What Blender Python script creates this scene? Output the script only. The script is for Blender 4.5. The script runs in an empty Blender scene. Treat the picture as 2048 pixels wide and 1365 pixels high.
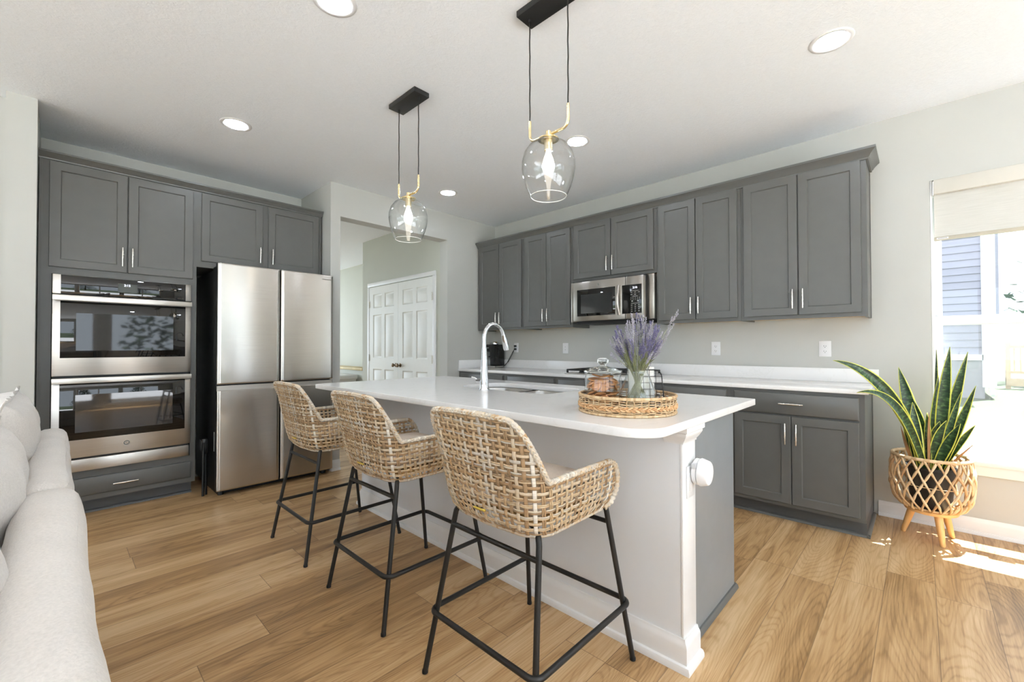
import bpy, bmesh, math, random
from mathutils import Vector, Matrix, noise
random.seed(7)
S = bpy.context.scene
COL = S.collection
PI = math.pi

# ------------------------------------------------------------------ camera
CAM_LOC = Vector((4.06988, -3.96996, 1.17741))
CR = Vector((0.72585767, 0.6878433, -0.00149761)); CU = Vector((0.01012357, -0.008506, 0.99991258)); CF = Vector((-0.68777043, 0.72580937, 0.01313758))
cd = bpy.data.cameras.new('camera'); cam = bpy.data.objects.new('camera', cd); COL.objects.link(cam)
cam.matrix_world = Matrix(((CR.x, CU.x, -CF.x, CAM_LOC.x), (CR.y, CU.y, -CF.y, CAM_LOC.y), (CR.z, CU.z, -CF.z, CAM_LOC.z), (0, 0, 0, 1)))
cd.sensor_width = 36; cd.lens = 15.1494; cd.clip_start = 0.02; cd.clip_end = 300
S.camera = cam

# ------------------------------------------------------------------ world, sun, daylight
W = bpy.data.worlds.new('sky'); S.world = W; W.use_nodes = True
wb = W.node_tree.nodes['Background']; wb.inputs[0].default_value = (0.78, 0.89, 1.0, 1); wb.inputs[1].default_value = 2.6
sd = bpy.data.lights.new('sun', 'SUN'); sun = bpy.data.objects.new('sun', sd); COL.objects.link(sun)
sd.energy = 30.0; sd.angle = 0.006; sd.color = (0.95, 0.97, 1.0)
sun.rotation_euler = Vector((-0.155, -0.315, -0.94)).to_track_quat('-Z', 'Y').to_euler()
sun.location = (6, 6, 12)

def portal(name, loc, look, w, h):
    l = bpy.data.lights.new(name, 'AREA'); o = bpy.data.objects.new(name, l); COL.objects.link(o)
    l.shape = 'RECTANGLE'; l.size = w; l.size_y = h; l.cycles.is_portal = True
    o.location = loc; o.rotation_euler = Vector(look).to_track_quat('-Z', 'Z').to_euler()
    return o

S.view_settings.view_transform = 'Standard'; S.view_settings.look = 'None'
S.view_settings.gamma = 1.0; S.view_settings.use_curve_mapping = False
S.view_settings.exposure = 0.8
cy = S.cycles
cy.use_denoising = True; cy.denoiser = 'OPENIMAGEDENOISE'
cy.max_bounces = 9; cy.diffuse_bounces = 5; cy.glossy_bounces = 4; cy.transmission_bounces = 6; cy.transparent_max_bounces = 14
cy.caustics_reflective = False; cy.caustics_refractive = False; cy.sample_clamp_indirect = 6.0; cy.blur_glossy = 0.5

# ------------------------------------------------------------------ materials
def lin(c):
    c = c / 255.0
    return c / 12.92 if c <= 0.04045 else ((c + 0.055) / 1.055) ** 2.4
def rgb(r, g, b): return (lin(r), lin(g), lin(b), 1)

class N:
    def __init__(s, name):
        s.m = bpy.data.materials.new(name); s.m.use_nodes = True; s.t = s.m.node_tree
        s.b = s.t.nodes['Principled BSDF']; s.out = s.t.nodes['Material Output']
    def n(s, typ, **kw):
        x = s.t.nodes.new(typ)
        for k, v in kw.items(): setattr(x, k, v)
        return x
    def l(s, a, b): s.t.links.new(a, b)
    def val(s, sock, v):
        if isinstance(v, (int, float, tuple)): sock.default_value = v
        else: s.l(v, sock)
    def math(s, op, a, b=0.0, c=0.0):
        x = s.n('ShaderNodeMath', operation=op)
        s.val(x.inputs[0], a); s.val(x.inputs[1], b); s.val(x.inputs[2], c)
        return x.outputs[0]
    def comb(s, x, y, z):
        c = s.n('ShaderNodeCombineXYZ'); s.val(c.inputs[0], x); s.val(c.inputs[1], y); s.val(c.inputs[2], z); return c.outputs[0]
    def noise(s, vec, scale, detail=2.0, rough=0.5, dist=0.0):
        x = s.n('ShaderNodeTexNoise')
        if vec is not None: s.l(vec, x.inputs['Vector'])
        x.inputs['Scale'].default_value = scale; x.inputs['Detail'].default_value = detail
        x.inputs['Roughness'].default_value = rough; x.inputs['Distortion'].default_value = dist
        return x.outputs[0]
    def ramp(s, fac, stops):
        x = s.n('ShaderNodeValToRGB'); s.l(fac, x.inputs[0]); e = x.color_ramp.elements
        e[0].position, e[0].color = stops[0]; e[1].position, e[1].color = stops[-1]
        for p, c in stops[1:-1]:
            k = e.new(p); k.color = c
        return x.outputs[0]
    def mix(s, fac, a, b, mode='MIX'):
        x = s.n('ShaderNodeMix', data_type='RGBA', blend_type=mode)
        s.val(x.inputs[0], fac); s.val(x.inputs[6], a); s.val(x.inputs[7], b); return x.outputs[2]
    def bump(s, h, strength=0.2, dist=0.002):
        x = s.n('ShaderNodeBump'); x.inputs['Strength'].default_value = strength; x.inputs['Distance'].default_value = dist
        s.l(h, x.inputs['Height']); s.l(x.outputs[0], s.b.inputs['Normal'])
    def pos(s): return s.n('ShaderNodeNewGeometry').outputs['Position']
    def obj(s): return s.n('ShaderNodeTexCoord').outputs['Object']
    def uv(s): return s.n('ShaderNodeTexCoord').outputs['UV']
    def sep(s, v):
        x = s.n('ShaderNodeSeparateXYZ'); s.l(v, x.inputs[0]); return x.outputs

def mat(name, col, rough=0.5, metal=0.0, vary=0.05, scale=12.0, bump=0.0, bscale=80.0, spec=0.5, **kw):
    g = N(name); v = g.obj()
    n = g.noise(v, scale, 3)
    lo = tuple(c * (1 - vary) for c in col[:3]) + (1,); hi = tuple(min(1, c * (1 + vary)) for c in col[:3]) + (1,)
    g.l(g.ramp(n, [(0.3, lo), (0.7, hi)]), g.b.inputs['Base Color'])
    g.b.inputs['Roughness'].default_value = rough; g.b.inputs['Metallic'].default_value = metal
    g.b.inputs['Specular IOR Level'].default_value = spec
    if bump: g.bump(g.noise(v, bscale, 3), bump, 0.003)
    for k, x in kw.items(): g.b.inputs[k.replace('_', ' ')].default_value = x
    return g.m

def emit(name, col, strength):
    g = N(name); g.b.inputs['Base Color'].default_value = (0.8, 0.8, 0.8, 1)
    g.b.inputs['Emission Color'].default_value = col; g.b.inputs['Emission Strength'].default_value = strength
    return g.m

def thin_glass(name, tint=(0.995, 0.998, 0.996, 1), refl=1.0, rough=0.01, edge=(0.80, 0.82, 0.81, 1)):
    g = N(name); g.t.nodes.remove(g.b)
    tr = g.n('ShaderNodeBsdfTransparent'); lw0 = g.n('ShaderNodeLayerWeight'); lw0.inputs[0].default_value = 0.5
    g.l(g.ramp(lw0.outputs['Facing'], [(0.0, tint), (0.72, tuple(c * .985 for c in tint[:3]) + (1,)), (1.0, edge)]), tr.inputs[0])
    gl = g.n('ShaderNodeBsdfGlossy'); gl.inputs['Roughness'].default_value = rough
    lw = g.n('ShaderNodeLayerWeight'); lw.inputs[0].default_value = 0.5
    f = g.math('MULTIPLY', g.math('MULTIPLY_ADD', g.math('POWER', lw.outputs['Facing'], 5.0), 0.75, 0.04), refl)
    mx = g.n('ShaderNodeMixShader'); g.l(f, mx.inputs[0]); g.l(tr.outputs[0], mx.inputs[1]); g.l(gl.outputs[0], mx.inputs[2])
    g.l(mx.outputs[0], g.out.inputs[0]); return g.m

def steel(name, col=(0.60, 0.575, 0.54), rough=0.30, aniso=0.8, wav=0.0, vertical=True):
    g = N(name); v = g.obj(); s = g.sep(v)
    st = g.noise(g.comb(g.math('MULTIPLY', s[0], 3.0), g.math('MULTIPLY', s[1], 3.0), g.math('MULTIPLY', s[2], 400.0)), 1.0, 2)
    g.l(g.ramp(st, [(0.25, tuple(c * .93 for c in col) + (1,)), (0.75, tuple(c * 1.05 for c in col) + (1,))]), g.b.inputs['Base Color'])
    g.b.inputs['Metallic'].default_value = 1.0; g.b.inputs['Roughness'].default_value = rough
    g.b.inputs['Anisotropic'].default_value = aniso
    tn = g.n('ShaderNodeTangent', direction_type='RADIAL', axis='Z'); g.l(tn.outputs[0], g.b.inputs['Tangent'])
    if vertical: g.b.inputs['Anisotropic Rotation'].default_value = 0.25
    if wav:
        w = g.noise(g.comb(g.math('MULTIPLY', s[0], 2.2), g.math('MULTIPLY', s[1], 5.0), g.math('MULTIPLY', s[2], 1.3)), 1.0, 1)
        g.bump(w, wav, 0.02)
    return g.m

def m_floor():
    g = N('oak_plank_floor'); s = g.sep(g.pos())
    px = g.math('DIVIDE', g.math('SUBTRACT', s[0], 0.128), 0.181); col = g.math('FLOOR', px); fx = g.math('FRACT', px)
    w1 = g.n('ShaderNodeTexWhiteNoise', noise_dimensions='1D'); g.l(col, w1.inputs['W'])
    py = g.math('DIVIDE', g.math('ADD', s[1], g.math('MULTIPLY', w1.outputs[0], 3.1)), 1.22); row = g.math('FLOOR', py); fy = g.math('FRACT', py)
    w2 = g.n('ShaderNodeTexWhiteNoise', noise_dimensions='2D'); g.l(g.comb(col, row, 0.0), w2.inputs['Vector']); r = w2.outputs[0]
    v = g.comb(g.math('ADD', s[0], g.math('MULTIPLY', r, 31.0)), g.math('ADD', g.math('MULTIPLY', s[1], 0.13), g.math('MULTIPLY', r, 57.0)), g.math('MULTIPLY', r, 9.0))
    big = g.noise(v, 4.6, 1.2, 0.4, 0.25)
    wob = g.noise(g.comb(g.math('MULTIPLY', s[0], 60.0), g.math('MULTIPLY', s[1], 8.0), r), 1.0, 2)
    big = g.math('ADD', big, g.math('MULTIPLY', wob, 0.018))
    rings = g.math('SUBTRACT', 0.0, g.math('POWER', g.math('MULTIPLY_ADD', g.math('SINE', g.math('MULTIPLY', big, 240.0)), 0.5, 0.5), 4.0))
    v2 = g.comb(g.math('MULTIPLY', s[0], 170.0), g.math('MULTIPLY', s[1], 5.0), r)
    fine = g.noise(v2, 1.0, 3, 0.6)
    v3 = g.comb(g.math('MULTIPLY', s[0], 14.0), g.math('MULTIPLY', s[1], 1.1), g.math('MULTIPLY', r, 40.0))
    streak = g.noise(v3, 1.0, 2, 0.5)
    t = g.math('ADD', g.math('MULTIPLY', rings, 0.13), g.math('MULTIPLY', fine, 0.52))
    t = g.math('ADD', t, g.math('MULTIPLY', streak, 0.95))
    t = g.math('ADD', t, g.math('MULTIPLY', r, 0.26)); t = g.math('SUBTRACT', t, 0.23)
    c = g.ramp(t, [(0.10, rgb(100, 76, 50)), (0.40, rgb(154, 118, 76)), (0.62, rgb(187, 150, 104)), (0.92, rgb(212, 180, 138))])
    e1 = g.math('LESS_THAN', fx, 0.016); e2 = g.math('LESS_THAN', fy, 0.0024); e = g.math('MAXIMUM', e1, e2)
    c = g.mix(g.math('MULTIPLY', e, 0.6), c, rgb(88, 62, 38))
    g.l(c, g.b.inputs['Base Color'])
    g.b.inputs['Roughness'].default_value = 0.38; g.b.inputs['Specular IOR Level'].default_value = 0.4
    h = g.math('SUBTRACT', g.math('MULTIPLY', rings, 0.15), g.math('MULTIPLY', e, 3.0)); g.bump(h, 0.12, 0.002)
    return g.m

def m_quartz():
    g = N('white_quartz'); v = g.obj()
    n = g.noise(v, 2.2, 4, 0.6, 1.6); vein = g.math('ABSOLUTE', g.math('SUBTRACT', n, 0.5))
    c = g.ramp(vein, [(0.0, rgb(231, 230, 228)), (0.015, rgb(235, 234, 233)), (1.0, rgb(237, 236, 235))])
    g.l(c, g.b.inputs['Base Color']); g.b.inputs['Roughness'].default_value = 0.16; return g.m

def m_strand(name, stops, scale_len=60.0):
    # uv.x = one number per strand (its own shade), uv.y = length along it
    g = N(name); s = g.sep(g.uv())
    n = g.noise(g.comb(g.math('MULTIPLY', s[0], 90.0), g.math('MULTIPLY', s[1], scale_len), 0.0), 1.0, 3, 0.65)
    t = g.math('ADD', s[0], g.math('MULTIPLY', g.math('SUBTRACT', n, 0.5), 0.5))
    g.l(g.ramp(t, stops), g.b.inputs['Base Color']); g.b.inputs['Roughness'].default_value = 0.55
    g.b.inputs['Specular IOR Level'].default_value = 0.3
    g.bump(n, 0.15, 0.001); return g.m

def m_leaf():
    g = N('snake_plant_leaf'); s = g.sep(g.uv())
    e = g.math('ABSOLUTE', g.math('SUBTRACT', s[0], 0.5))
    wv = g.noise(g.comb(g.math('MULTIPLY', s[0], 1.6), g.math('MULTIPLY', s[1], 62.0), 0.0), 1.0, 2, 0.5, 0.4)
    c = g.ramp(wv, [(0.36, rgb(20, 42, 24)), (0.52, rgb(38, 68, 36)), (0.68, rgb(84, 112, 66))])
    edge = g.ramp(g.math('ADD', e, g.math('MULTIPLY', g.math('SUBTRACT', wv, 0.5), 0.04)), [(0.405, (0, 0, 0, 1)), (0.435, (1, 1, 1, 1))])
    c = g.mix(edge, c, rgb(204, 204, 84)); g.l(c, g.b.inputs['Base Color'])
    g.b.inputs['Roughness'].default_value = 0.35; return g.m

def m_fabric(name, col, sc=900.0):
    g = N(name); v = g.obj(); n = g.noise(v, 9, 4); w = g.noise(v, sc * 0.28, 2)
    t = g.math('ADD', g.math('MULTIPLY', n, 0.45), g.math('MULTIPLY', w, 0.55))
    g.l(g.ramp(t, [(0.35, tuple(c * .90 for c in col[:3]) + (1,)), (0.65, tuple(min(1, c * 1.06) for c in col[:3]) + (1,))]), g.b.inputs['Base Color'])
    g.b.inputs['Roughness'].default_value = 0.9; g.b.inputs['Specular IOR Level'].default_value = 0.15
    g.b.inputs['Sheen Weight'].default_value = 0.2
    g.bump(w, 0.35, 0.003); return g.m

M = {}
M['wall'] = mat('greige_wall_paint', rgb(190, 190, 185), 0.62, vary=0.015, scale=3, bump=0.03, bscale=160)
M['wall_white'] = mat('pale_grey_paint', rgb(227, 230, 234), 0.5, vary=0.01, scale=3)
M['hall'] = mat('hall_sage_paint', rgb(192, 193, 182), 0.6, vary=0.015, scale=3)
def m_ceiling():
    g = N('ceiling_white'); v = g.pos()
    g.b.inputs['Base Color'].default_value = rgb(240, 239, 236); g.b.inputs['Roughness'].default_value = 0.8
    s = g.sep(v)
    n = g.noise(g.comb(g.math('MULTIPLY', s[0], 55.0), g.math('MULTIPLY', s[1], 40.0), 0.0), 1.0, 4, 0.6, 1.2)
    g.l(g.ramp(n, [(0.3, rgb(240, 244, 248)), (0.7, rgb(244, 248, 252))]), g.b.inputs['Base Color'])
    g.bump(n, 0.35, 0.006); return g.m
M['ceiling'] = m_ceiling()
M['trim'] = mat('white_trim_paint', rgb(233, 233, 233), 0.32, vary=0.01)
M['door'] = mat('white_door_paint', rgb(232, 232, 227), 0.35, vary=0.01)
M['cab'] = mat('charcoal_cabinet_paint', rgb(93, 93, 90), 0.36, vary=0.03, bump=0.02, bscale=300)
M['cabdark'] = mat('charcoal_toe_kick', rgb(78, 80, 81), 0.4, vary=0.03)
M['rawwood'] = mat('raw_maple_underside', rgb(216, 176, 116), 0.5, vary=0.08, scale=5)
M['floor'] = m_floor(); M['quartz'] = m_quartz()
M['steel'] = steel('brushed_steel'); M['fridge'] = steel('fridge_steel', (0.60, 0.57, 0.53), 0.22, 0.85)
M['mwsteel_dim'] = steel('microwave_steel_dimmed', (0.44, 0.41, 0.37), 0.28, 0.6)  # steel colour darkened to imitate the dim surroundings it reflects
M['bowl'] = steel('sink_steel', (0.62, 0.60, 0.57), 0.3, 0.5)
M['chrome'] = mat('chrome', (0.66, 0.67, 0.69, 1), 0.05, 1.0, vary=0.01)
M['nickel'] = mat('brushed_nickel', (0.72, 0.69, 0.64, 1), 0.24, 1.0, vary=0.06, scale=90)
M['brass'] = mat('satin_brass', (0.86, 0.70, 0.40, 1), 0.22, 1.0, vary=0.03, scale=30)
M['blackglass'] = mat('black_oven_glass', (0.006, 0.006, 0.006, 1), 0.02, vary=0.02, spec=0.6)
M['blackmetal'] = mat('matte_black_metal', rgb(36, 35, 34), 0.42, 0.2, vary=0.05)
M['blackplastic'] = mat('black_plastic', rgb(14, 14, 14), 0.45, vary=0.05)
M['blackgloss'] = mat('glossy_black_plastic', rgb(10, 10, 10), 0.12, vary=0.05)
M['glass'] = thin_glass('clear_glass'); M['pane'] = thin_glass('window_pane', (0.98, 0.99, 0.99, 1), 0.6, edge=(.9, .92, .92, 1))
M['jar'] = thin_glass('jar_glass', (0.985, 0.995, 0.99, 1), 1.5, edge=(.45, .50, .48, 1))
M['solidglass'] = mat('solid_glass', (.97, .99, .98, 1), .01, vary=0, Transmission_Weight=1.0, IOR=1.47)
M['plastic'] = mat('white_plastic', rgb(228, 228, 229), 0.35, vary=0.01)
M['dark'] = mat('dark_slot', rgb(30, 28, 26), 0.6)
M['bronze'] = mat('aged_bronze', (0.20, 0.15, 0.10, 1), 0.35, 0.9, vary=0.1)
M['hinge'] = mat('satin_hinge_metal', (0.55, 0.52, 0.46, 1), 0.35, 1.0)
M['lens'] = emit('lit_downlight_lens', (0.86, 0.95, 1.08, 1), 120.0)
M['bulb'] = emit('lit_bulb_glass', (1.0, 0.90, 0.76, 1), 5.0)
M['filament'] = emit('glowing_filament', (1.0, 0.85, 0.62, 1), 30.0)
M['digits'] = emit('lit_digits', (0.75, 0.80, 1.0, 1), 1.6)
M['display'] = mat('dim_display', rgb(58, 60, 50), 0.15, vary=0.05)
M['print'] = mat('pale_print', rgb(150, 150, 146), 0.5)
M['greyprint'] = mat('grey_print', rgb(120, 118, 112), 0.4)
CANE = [(0.0, rgb(142, 118, 92)), (0.25, rgb(172, 140, 104)), (0.42, rgb(192, 164, 128)), (0.58, rgb(206, 188, 162)), (0.8, rgb(196, 186, 172)), (0.9, rgb(176, 166, 152)), (1.0, rgb(226, 218, 204))]
M['cane'] = m_strand('rattan_strand', CANE)
M['trayweave'] = m_strand('tray_wicker', [(0.0, rgb(116, 90, 62)), (0.3, rgb(158, 126, 90)), (0.6, rgb(190, 158, 118)), (1.0, rgb(216, 192, 156))])
M['braid'] = m_strand('tray_braid', [(0.0, rgb(176, 128, 84)), (0.5, rgb(200, 156, 110)), (1.0, rgb(216, 182, 140))])
M['hyacinth'] = m_strand('basket_rope', [(0.0, rgb(190, 150, 108)), (0.4, rgb(214, 178, 134)), (1.0, rgb(232, 204, 164))])
M['cushion'] = m_fabric('seat_cushion_fabric', rgb(214, 198, 182))
M['sofa'] = m_fabric('oatmeal_linen', rgb(216, 210, 204)); M['pillow'] = m_fabric('pale_linen', rgb(222, 217, 212))
M['shade'] = None
M['leaf'] = m_leaf(); M['dryleaf'] = mat('dry_leaf', rgb(160, 116, 70), 0.6, vary=0.2)
M['pot'] = mat('black_nursery_pot', rgb(34, 34, 34), 0.4); M['soil'] = mat('potting_soil', rgb(52, 38, 28), 0.95, vary=0.4, scale=60)
M['legwood'] = mat('honey_beech', rgb(230, 182, 120), 0.42, vary=0.1, scale=14)
M['cookie'] = mat('ginger_cookie', rgb(204, 140, 84), 0.65, vary=0.15, scale=40, bump=0.1, bscale=200)
M['stem'] = mat('lavender_stem', rgb(134, 138, 100), 0.6, vary=0.25, scale=60)
M['floret'] = mat('lavender_floret', rgb(118, 112, 146), 0.7, vary=0.3, scale=140)
M['floretpale'] = mat('dried_lavender', rgb(174, 169, 180), 0.7, vary=0.25, scale=140)
M['paper'] = mat('white_paper', rgb(240, 238, 233), 0.7, vary=0.01)
M['red'] = mat('red_stripe', rgb(190, 40, 44), 0.5)
M['oak'] = mat('oak_ledge', rgb(198, 178, 132), 0.45, vary=0.12, scale=9)
M['siding'] = mat('lavender_grey_siding', rgb(138, 134, 146), 0.6, vary=0.02)
M['stucco'] = mat('grey_foundation', rgb(150, 147, 151), 0.8, vary=0.05)
M['grass'] = mat('lawn_grass', rgb(54, 66, 42), 0.95, vary=0.2, scale=3, bump=0.3, bscale=50)
M['deck'] = mat('deck_wood', rgb(200, 176, 146), 0.7, vary=0.1)
M['foliage'] = mat('tree_foliage', rgb(48, 72, 44), 0.8, vary=0.4, scale=4)
M['bark'] = mat('tree_bark', rgb(92, 76, 62), 0.9, vary=0.3)
M['table'] = mat('dark_walnut', rgb(58, 42, 34), 0.3, vary=0.2)
M['airgrey'] = mat('vent_grey', rgb(196, 196, 198), 0.5)
M['yellowtag'] = mat('yellow_gold_tag', (0.80, 0.60, 0.12, 1), 0.3, 0.6)
def m_shade():
    g = N('roller_shade_linen'); g.t.nodes.remove(g.b); s = g.sep(g.pos())
    n = g.noise(g.comb(g.math('MULTIPLY', s[0], 8.0), 0.0, g.math('MULTIPLY', s[2], 220.0)), 1.0, 3)
    c = g.ramp(n, [(0.3, rgb(208, 206, 199)), (0.7, rgb(220, 218, 212))])
    d = g.n('ShaderNodeBsdfDiffuse'); t = g.n('ShaderNodeBsdfTranslucent'); g.l(c, d.inputs[0]); g.l(c, t.inputs[0])
    mx = g.n('ShaderNodeMixShader'); mx.inputs[0].default_value = 0.14; g.l(d.outputs[0], mx.inputs[1]); g.l(t.outputs[0], mx.inputs[2])
    g.l(mx.outputs[0], g.out.inputs[0]); return g.m
M['shade'] = m_shade()
def m_screen():
    g = N('insect_screen'); g.t.nodes.remove(g.b)
    d = g.n('ShaderNodeBsdfDiffuse'); d.inputs[0].default_value = rgb(190, 192, 194); t = g.n('ShaderNodeBsdfTransparent')
    mx = g.n('ShaderNodeMixShader'); mx.inputs[0].default_value = 0.18; g.l(t.outputs[0], mx.inputs[1]); g.l(d.outputs[0], mx.inputs[2])
    g.l(mx.outputs[0], g.out.inputs[0]); return g.m
M['screen'] = m_screen()

# ------------------------------------------------------------------ object helpers
def wpos(o):
    v = Vector((0, 0, 0))
    while o is not None: v += o.location; o = o.parent
    return v
def tag(o, label=None, cat=None, group=None, kind=None):
    if label: o['label'] = label
    if cat: o['category'] = cat
    if group: o['group'] = group
    if kind: o['kind'] = kind
    return o
def thing(name, label, cat, loc=(0, 0, 0), group=None, kind=None):
    o = bpy.data.objects.new(name, None); COL.objects.link(o); o.location = loc; o.empty_display_size = 0.05
    return tag(o, label, cat, group, kind)
def dup(root, loc, label=None, group=None):
    def rec(o, par):
        c = o.copy(); COL.objects.link(c); c.parent = par
        for ch in list(o.children): rec(ch, c)
        return c
    r = rec(root, None); r.location = loc
    if label: r['label'] = label
    if group: r['group'] = group
    return r

class MB:
    def __init__(s): s.v = []; s.f = []; s.uv = {}; s.weld = False
    def add(s, vs, fs, uvs=None):
        o = len(s.v); s.v.extend([tuple(v) for v in vs]); s.f.extend([tuple(i + o for i in f) for f in fs])
        if uvs:
            for i, u in enumerate(uvs): s.uv[o + i] = u
        return s
    def box(s, x0, x1, y0, y1, z0, z1, b=0.0):
        if x0 > x1: x0, x1 = x1, x0
        if y0 > y1: y0, y1 = y1, y0
        if z0 > z1: z0, z1 = z1, z0
        b = min(b, (x1 - x0) * .45, (y1 - y0) * .45, (z1 - z0) * .45)
        if b <= 0:
            return s.add([(x0, y0, z0), (x1, y0, z0), (x1, y1, z0), (x0, y1, z0), (x0, y0, z1), (x1, y0, z1), (x1, y1, z1), (x0, y1, z1)],
                         [(0, 3, 2, 1), (4, 5, 6, 7), (0, 1, 5, 4), (1, 2, 6, 5), (2, 3, 7, 6), (3, 0, 4, 7)])
        bm = bmesh.new(); bmesh.ops.create_cube(bm, size=1.0)
        for v in bm.verts: v.co = ((v.co.x + .5) * (x1 - x0) + x0, (v.co.y + .5) * (y1 - y0) + y0, (v.co.z + .5) * (z1 - z0) + z0)
        bmesh.ops.bevel(bm, geom=list(bm.edges), offset=b, segments=2, profile=0.5, affect='EDGES')
        bm.verts.index_update()
        s.add([v.co.copy() for v in bm.verts], [tuple(v.index for v in f.verts) for f in bm.faces]); bm.free(); return s
    def rbox(s, x0, x1, y0, y1, z0, z1, r, n=8, puff=0.0, wob=0.0):
        lo = Vector((x0, y0, z0)); hi = Vector((x1, y1, z1)); c = (lo + hi) / 2; h = (hi - lo) / 2
        r = min(r, h.x, h.y, h.z); s.weld = True
        for ax in range(3):
            for sg in (-1, 1):
                a1, a2 = (ax + 1) % 3, (ax + 2) % 3; vs = []; fs = []
                n1 = max(n, int(h[a1] * 2 / max(r, .02) * 2.5)); n2 = max(n, int(h[a2] * 2 / max(r, .02) * 2.5)); n1 = min(n1, 46); n2 = min(n2, 46)
                for i in range(n1 + 1):
                    for j in range(n2 + 1):
                        q = Vector((0, 0, 0)); q[ax] = sg
                        q[a1] = -math.cos(PI * i / n1) if n1 < 20 else (2 * i / n1 - 1)
                        q[a2] = -math.cos(PI * j / n2) if n2 < 20 else (2 * j / n2 - 1)
                        p = Vector((q.x * h.x, q.y * h.y, q.z * h.z)); inn = Vector([max(-h[k] + r, min(h[k] - r, p[k])) for k in range(3)])
                        d = p - inn
                        if d.length > 1e-9: p = inn + d.normalized() * r
                        if puff:
                            f = (1 - (p[a1] / h[a1]) ** 2) * (1 - (p[a2] / h[a2]) ** 2); p[ax] += sg * puff * max(0, f)
                        p = p + c
                        if wob: p += noise.noise_vector(p * 6.0) * wob
                        vs.append(p)
                for i in range(n1):
                    for j in range(n2):
                        a = i * (n2 + 1) + j; qd = (a, a + n2 + 1, a + n2 + 2, a + 1)
                        fs.append(qd if sg > 0 else qd[::-1])
                s.add(vs, fs)
        return s
    def lathe(s, prof, c=(0, 0, 0), n=32, axis='z', closed=False):
        vs = []; fs = []; c = Vector(c)
        for r, z in prof:
            for i in range(n):
                a = 2 * PI * i / n; x, y = r * math.cos(a), r * math.sin(a)
                p = (x, y, z) if axis == 'z' else ((z, x, y) if axis == 'x' else (x, -z, y))
                vs.append(c + Vector(p))
        m = len(prof)
        for k in range(m - 1 if not closed else m):
            for i in range(n):
                k2 = (k + 1) % m
                fs.append((k * n + i, k * n + (i + 1) % n, k2 * n + (i + 1) % n, k2 * n + i))
        if not closed:
            if prof[0][0] > 1e-6: fs.append(tuple(range(n - 1, -1, -1)))
            if prof[-1][0] > 1e-6: fs.append(tuple((m - 1) * n + i for i in range(n)))
        return s.add(vs, fs)
    def shell(s, prof, c=(0, 0, 0), n=40):
        return s.lathe(prof, c, n, closed=True)
    def tube(s, pts, r, n=10, closed=False, caps=True, rf=None, uvf=None):
        pts = [Vector(p) for p in pts]; m = len(pts); vs = []; fs = []; uvs = []
        up = None
        for k in range(m):
            a = pts[(k - 1) % m] if (closed or k > 0) else pts[0]; b = pts[(k + 1) % m] if (closed or k < m - 1) else pts[-1]
            t = (b - a).normalized()
            if up is None:
                up = Vector((0, 0, 1)) if abs(t.z) < .9 else Vector((1, 0, 0))
            x = t.cross(up)
            if x.length < 1e-6: x = t.cross(Vector((0.3, 1, 0.1)))
            x.normalize(); y = x.cross(t).normalized(); up = y
            rr = r if rf is None else rf(k)
            for i in range(n):
                q = 2 * PI * i / n; vs.append(pts[k] + (x * math.cos(q) + y * math.sin(q)) * rr)
                if uvf: uvs.append(uvf(k))
        for k in range(m if closed else m - 1):
            for i in range(n):
                k2 = (k + 1) % m
                fs.append((k * n + i, k * n + (i + 1) % n, k2 * n + (i + 1) % n, k2 * n + i))
        if caps and not closed: fs.append(tuple(range(n - 1, -1, -1))); fs.append(tuple((m - 1) * n + i for i in range(n)))
        return s.add(vs, fs, uvs or None)
    def prism(s, poly, ax, a0, a1):
        # poly in the two other axes, in order (next, next-next)
        n = len(poly); vs = []
        for a in (a0, a1):
            for p, q in poly:
                v = [0, 0, 0]; v[ax] = a; v[(ax + 1) % 3] = p; v[(ax + 2) % 3] = q; vs.append(v)
        fs = [tuple(range(n - 1, -1, -1)), tuple(range(n, 2 * n))] + [(i, (i + 1) % n, n + (i + 1) % n, n + i) for i in range(n)]
        return s.add(vs, fs)
    def sweep(s, prof, path):
        # prof: (outward, z); path: plan points; outward is to the right of travel
        m = len(path); P = [Vector(p) for p in path]; vs = []; fs = []; k = len(prof)
        for i in range(m):
            d1 = (P[i] - P[i - 1]).normalized() if i > 0 else None; d2 = (P[i + 1] - P[i]).normalized() if i < m - 1 else None
            n1 = Vector((d1.y, -d1.x)) if d1 else None; n2 = Vector((d2.y, -d2.x)) if d2 else None
            mm = (n1 + n2) / (1 + n1.dot(n2)) if (n1 and n2) else (n1 or n2)
            for d, z in prof:
                q = P[i] + mm * d; vs.append((q.x, q.y, z))
        for i in range(m - 1):
            for j in range(k):
                fs.append((i * k + j, i * k + (j + 1) % k, (i + 1) * k + (j + 1) % k, (i + 1) * k + j))
        fs.append(tuple(range(k - 1, -1, -1))); fs.append(tuple((m - 1) * k + j for j in range(k)))
        return s.add(vs, fs)
    def sphere(s, c, r, n=10, sc=(1, 1, 1)):
        prof = [(max(1e-7, math.sin(PI * i / n)), -math.cos(PI * i / n)) for i in range(n + 1)]
        o = len(s.v); s.lathe(prof, (0, 0, 0), n + 4)
        for i in range(o, len(s.v)):
            x, y, z = s.v[i]; s.v[i] = (c[0] + x * r * sc[0], c[1] + y * r * sc[1], c[2] + z * r * sc[2])
        return s
    def xf(s, mtx, start=0):
        for i in range(start, len(s.v)): s.v[i] = tuple(mtx @ Vector(s.v[i]))
        return s
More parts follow.
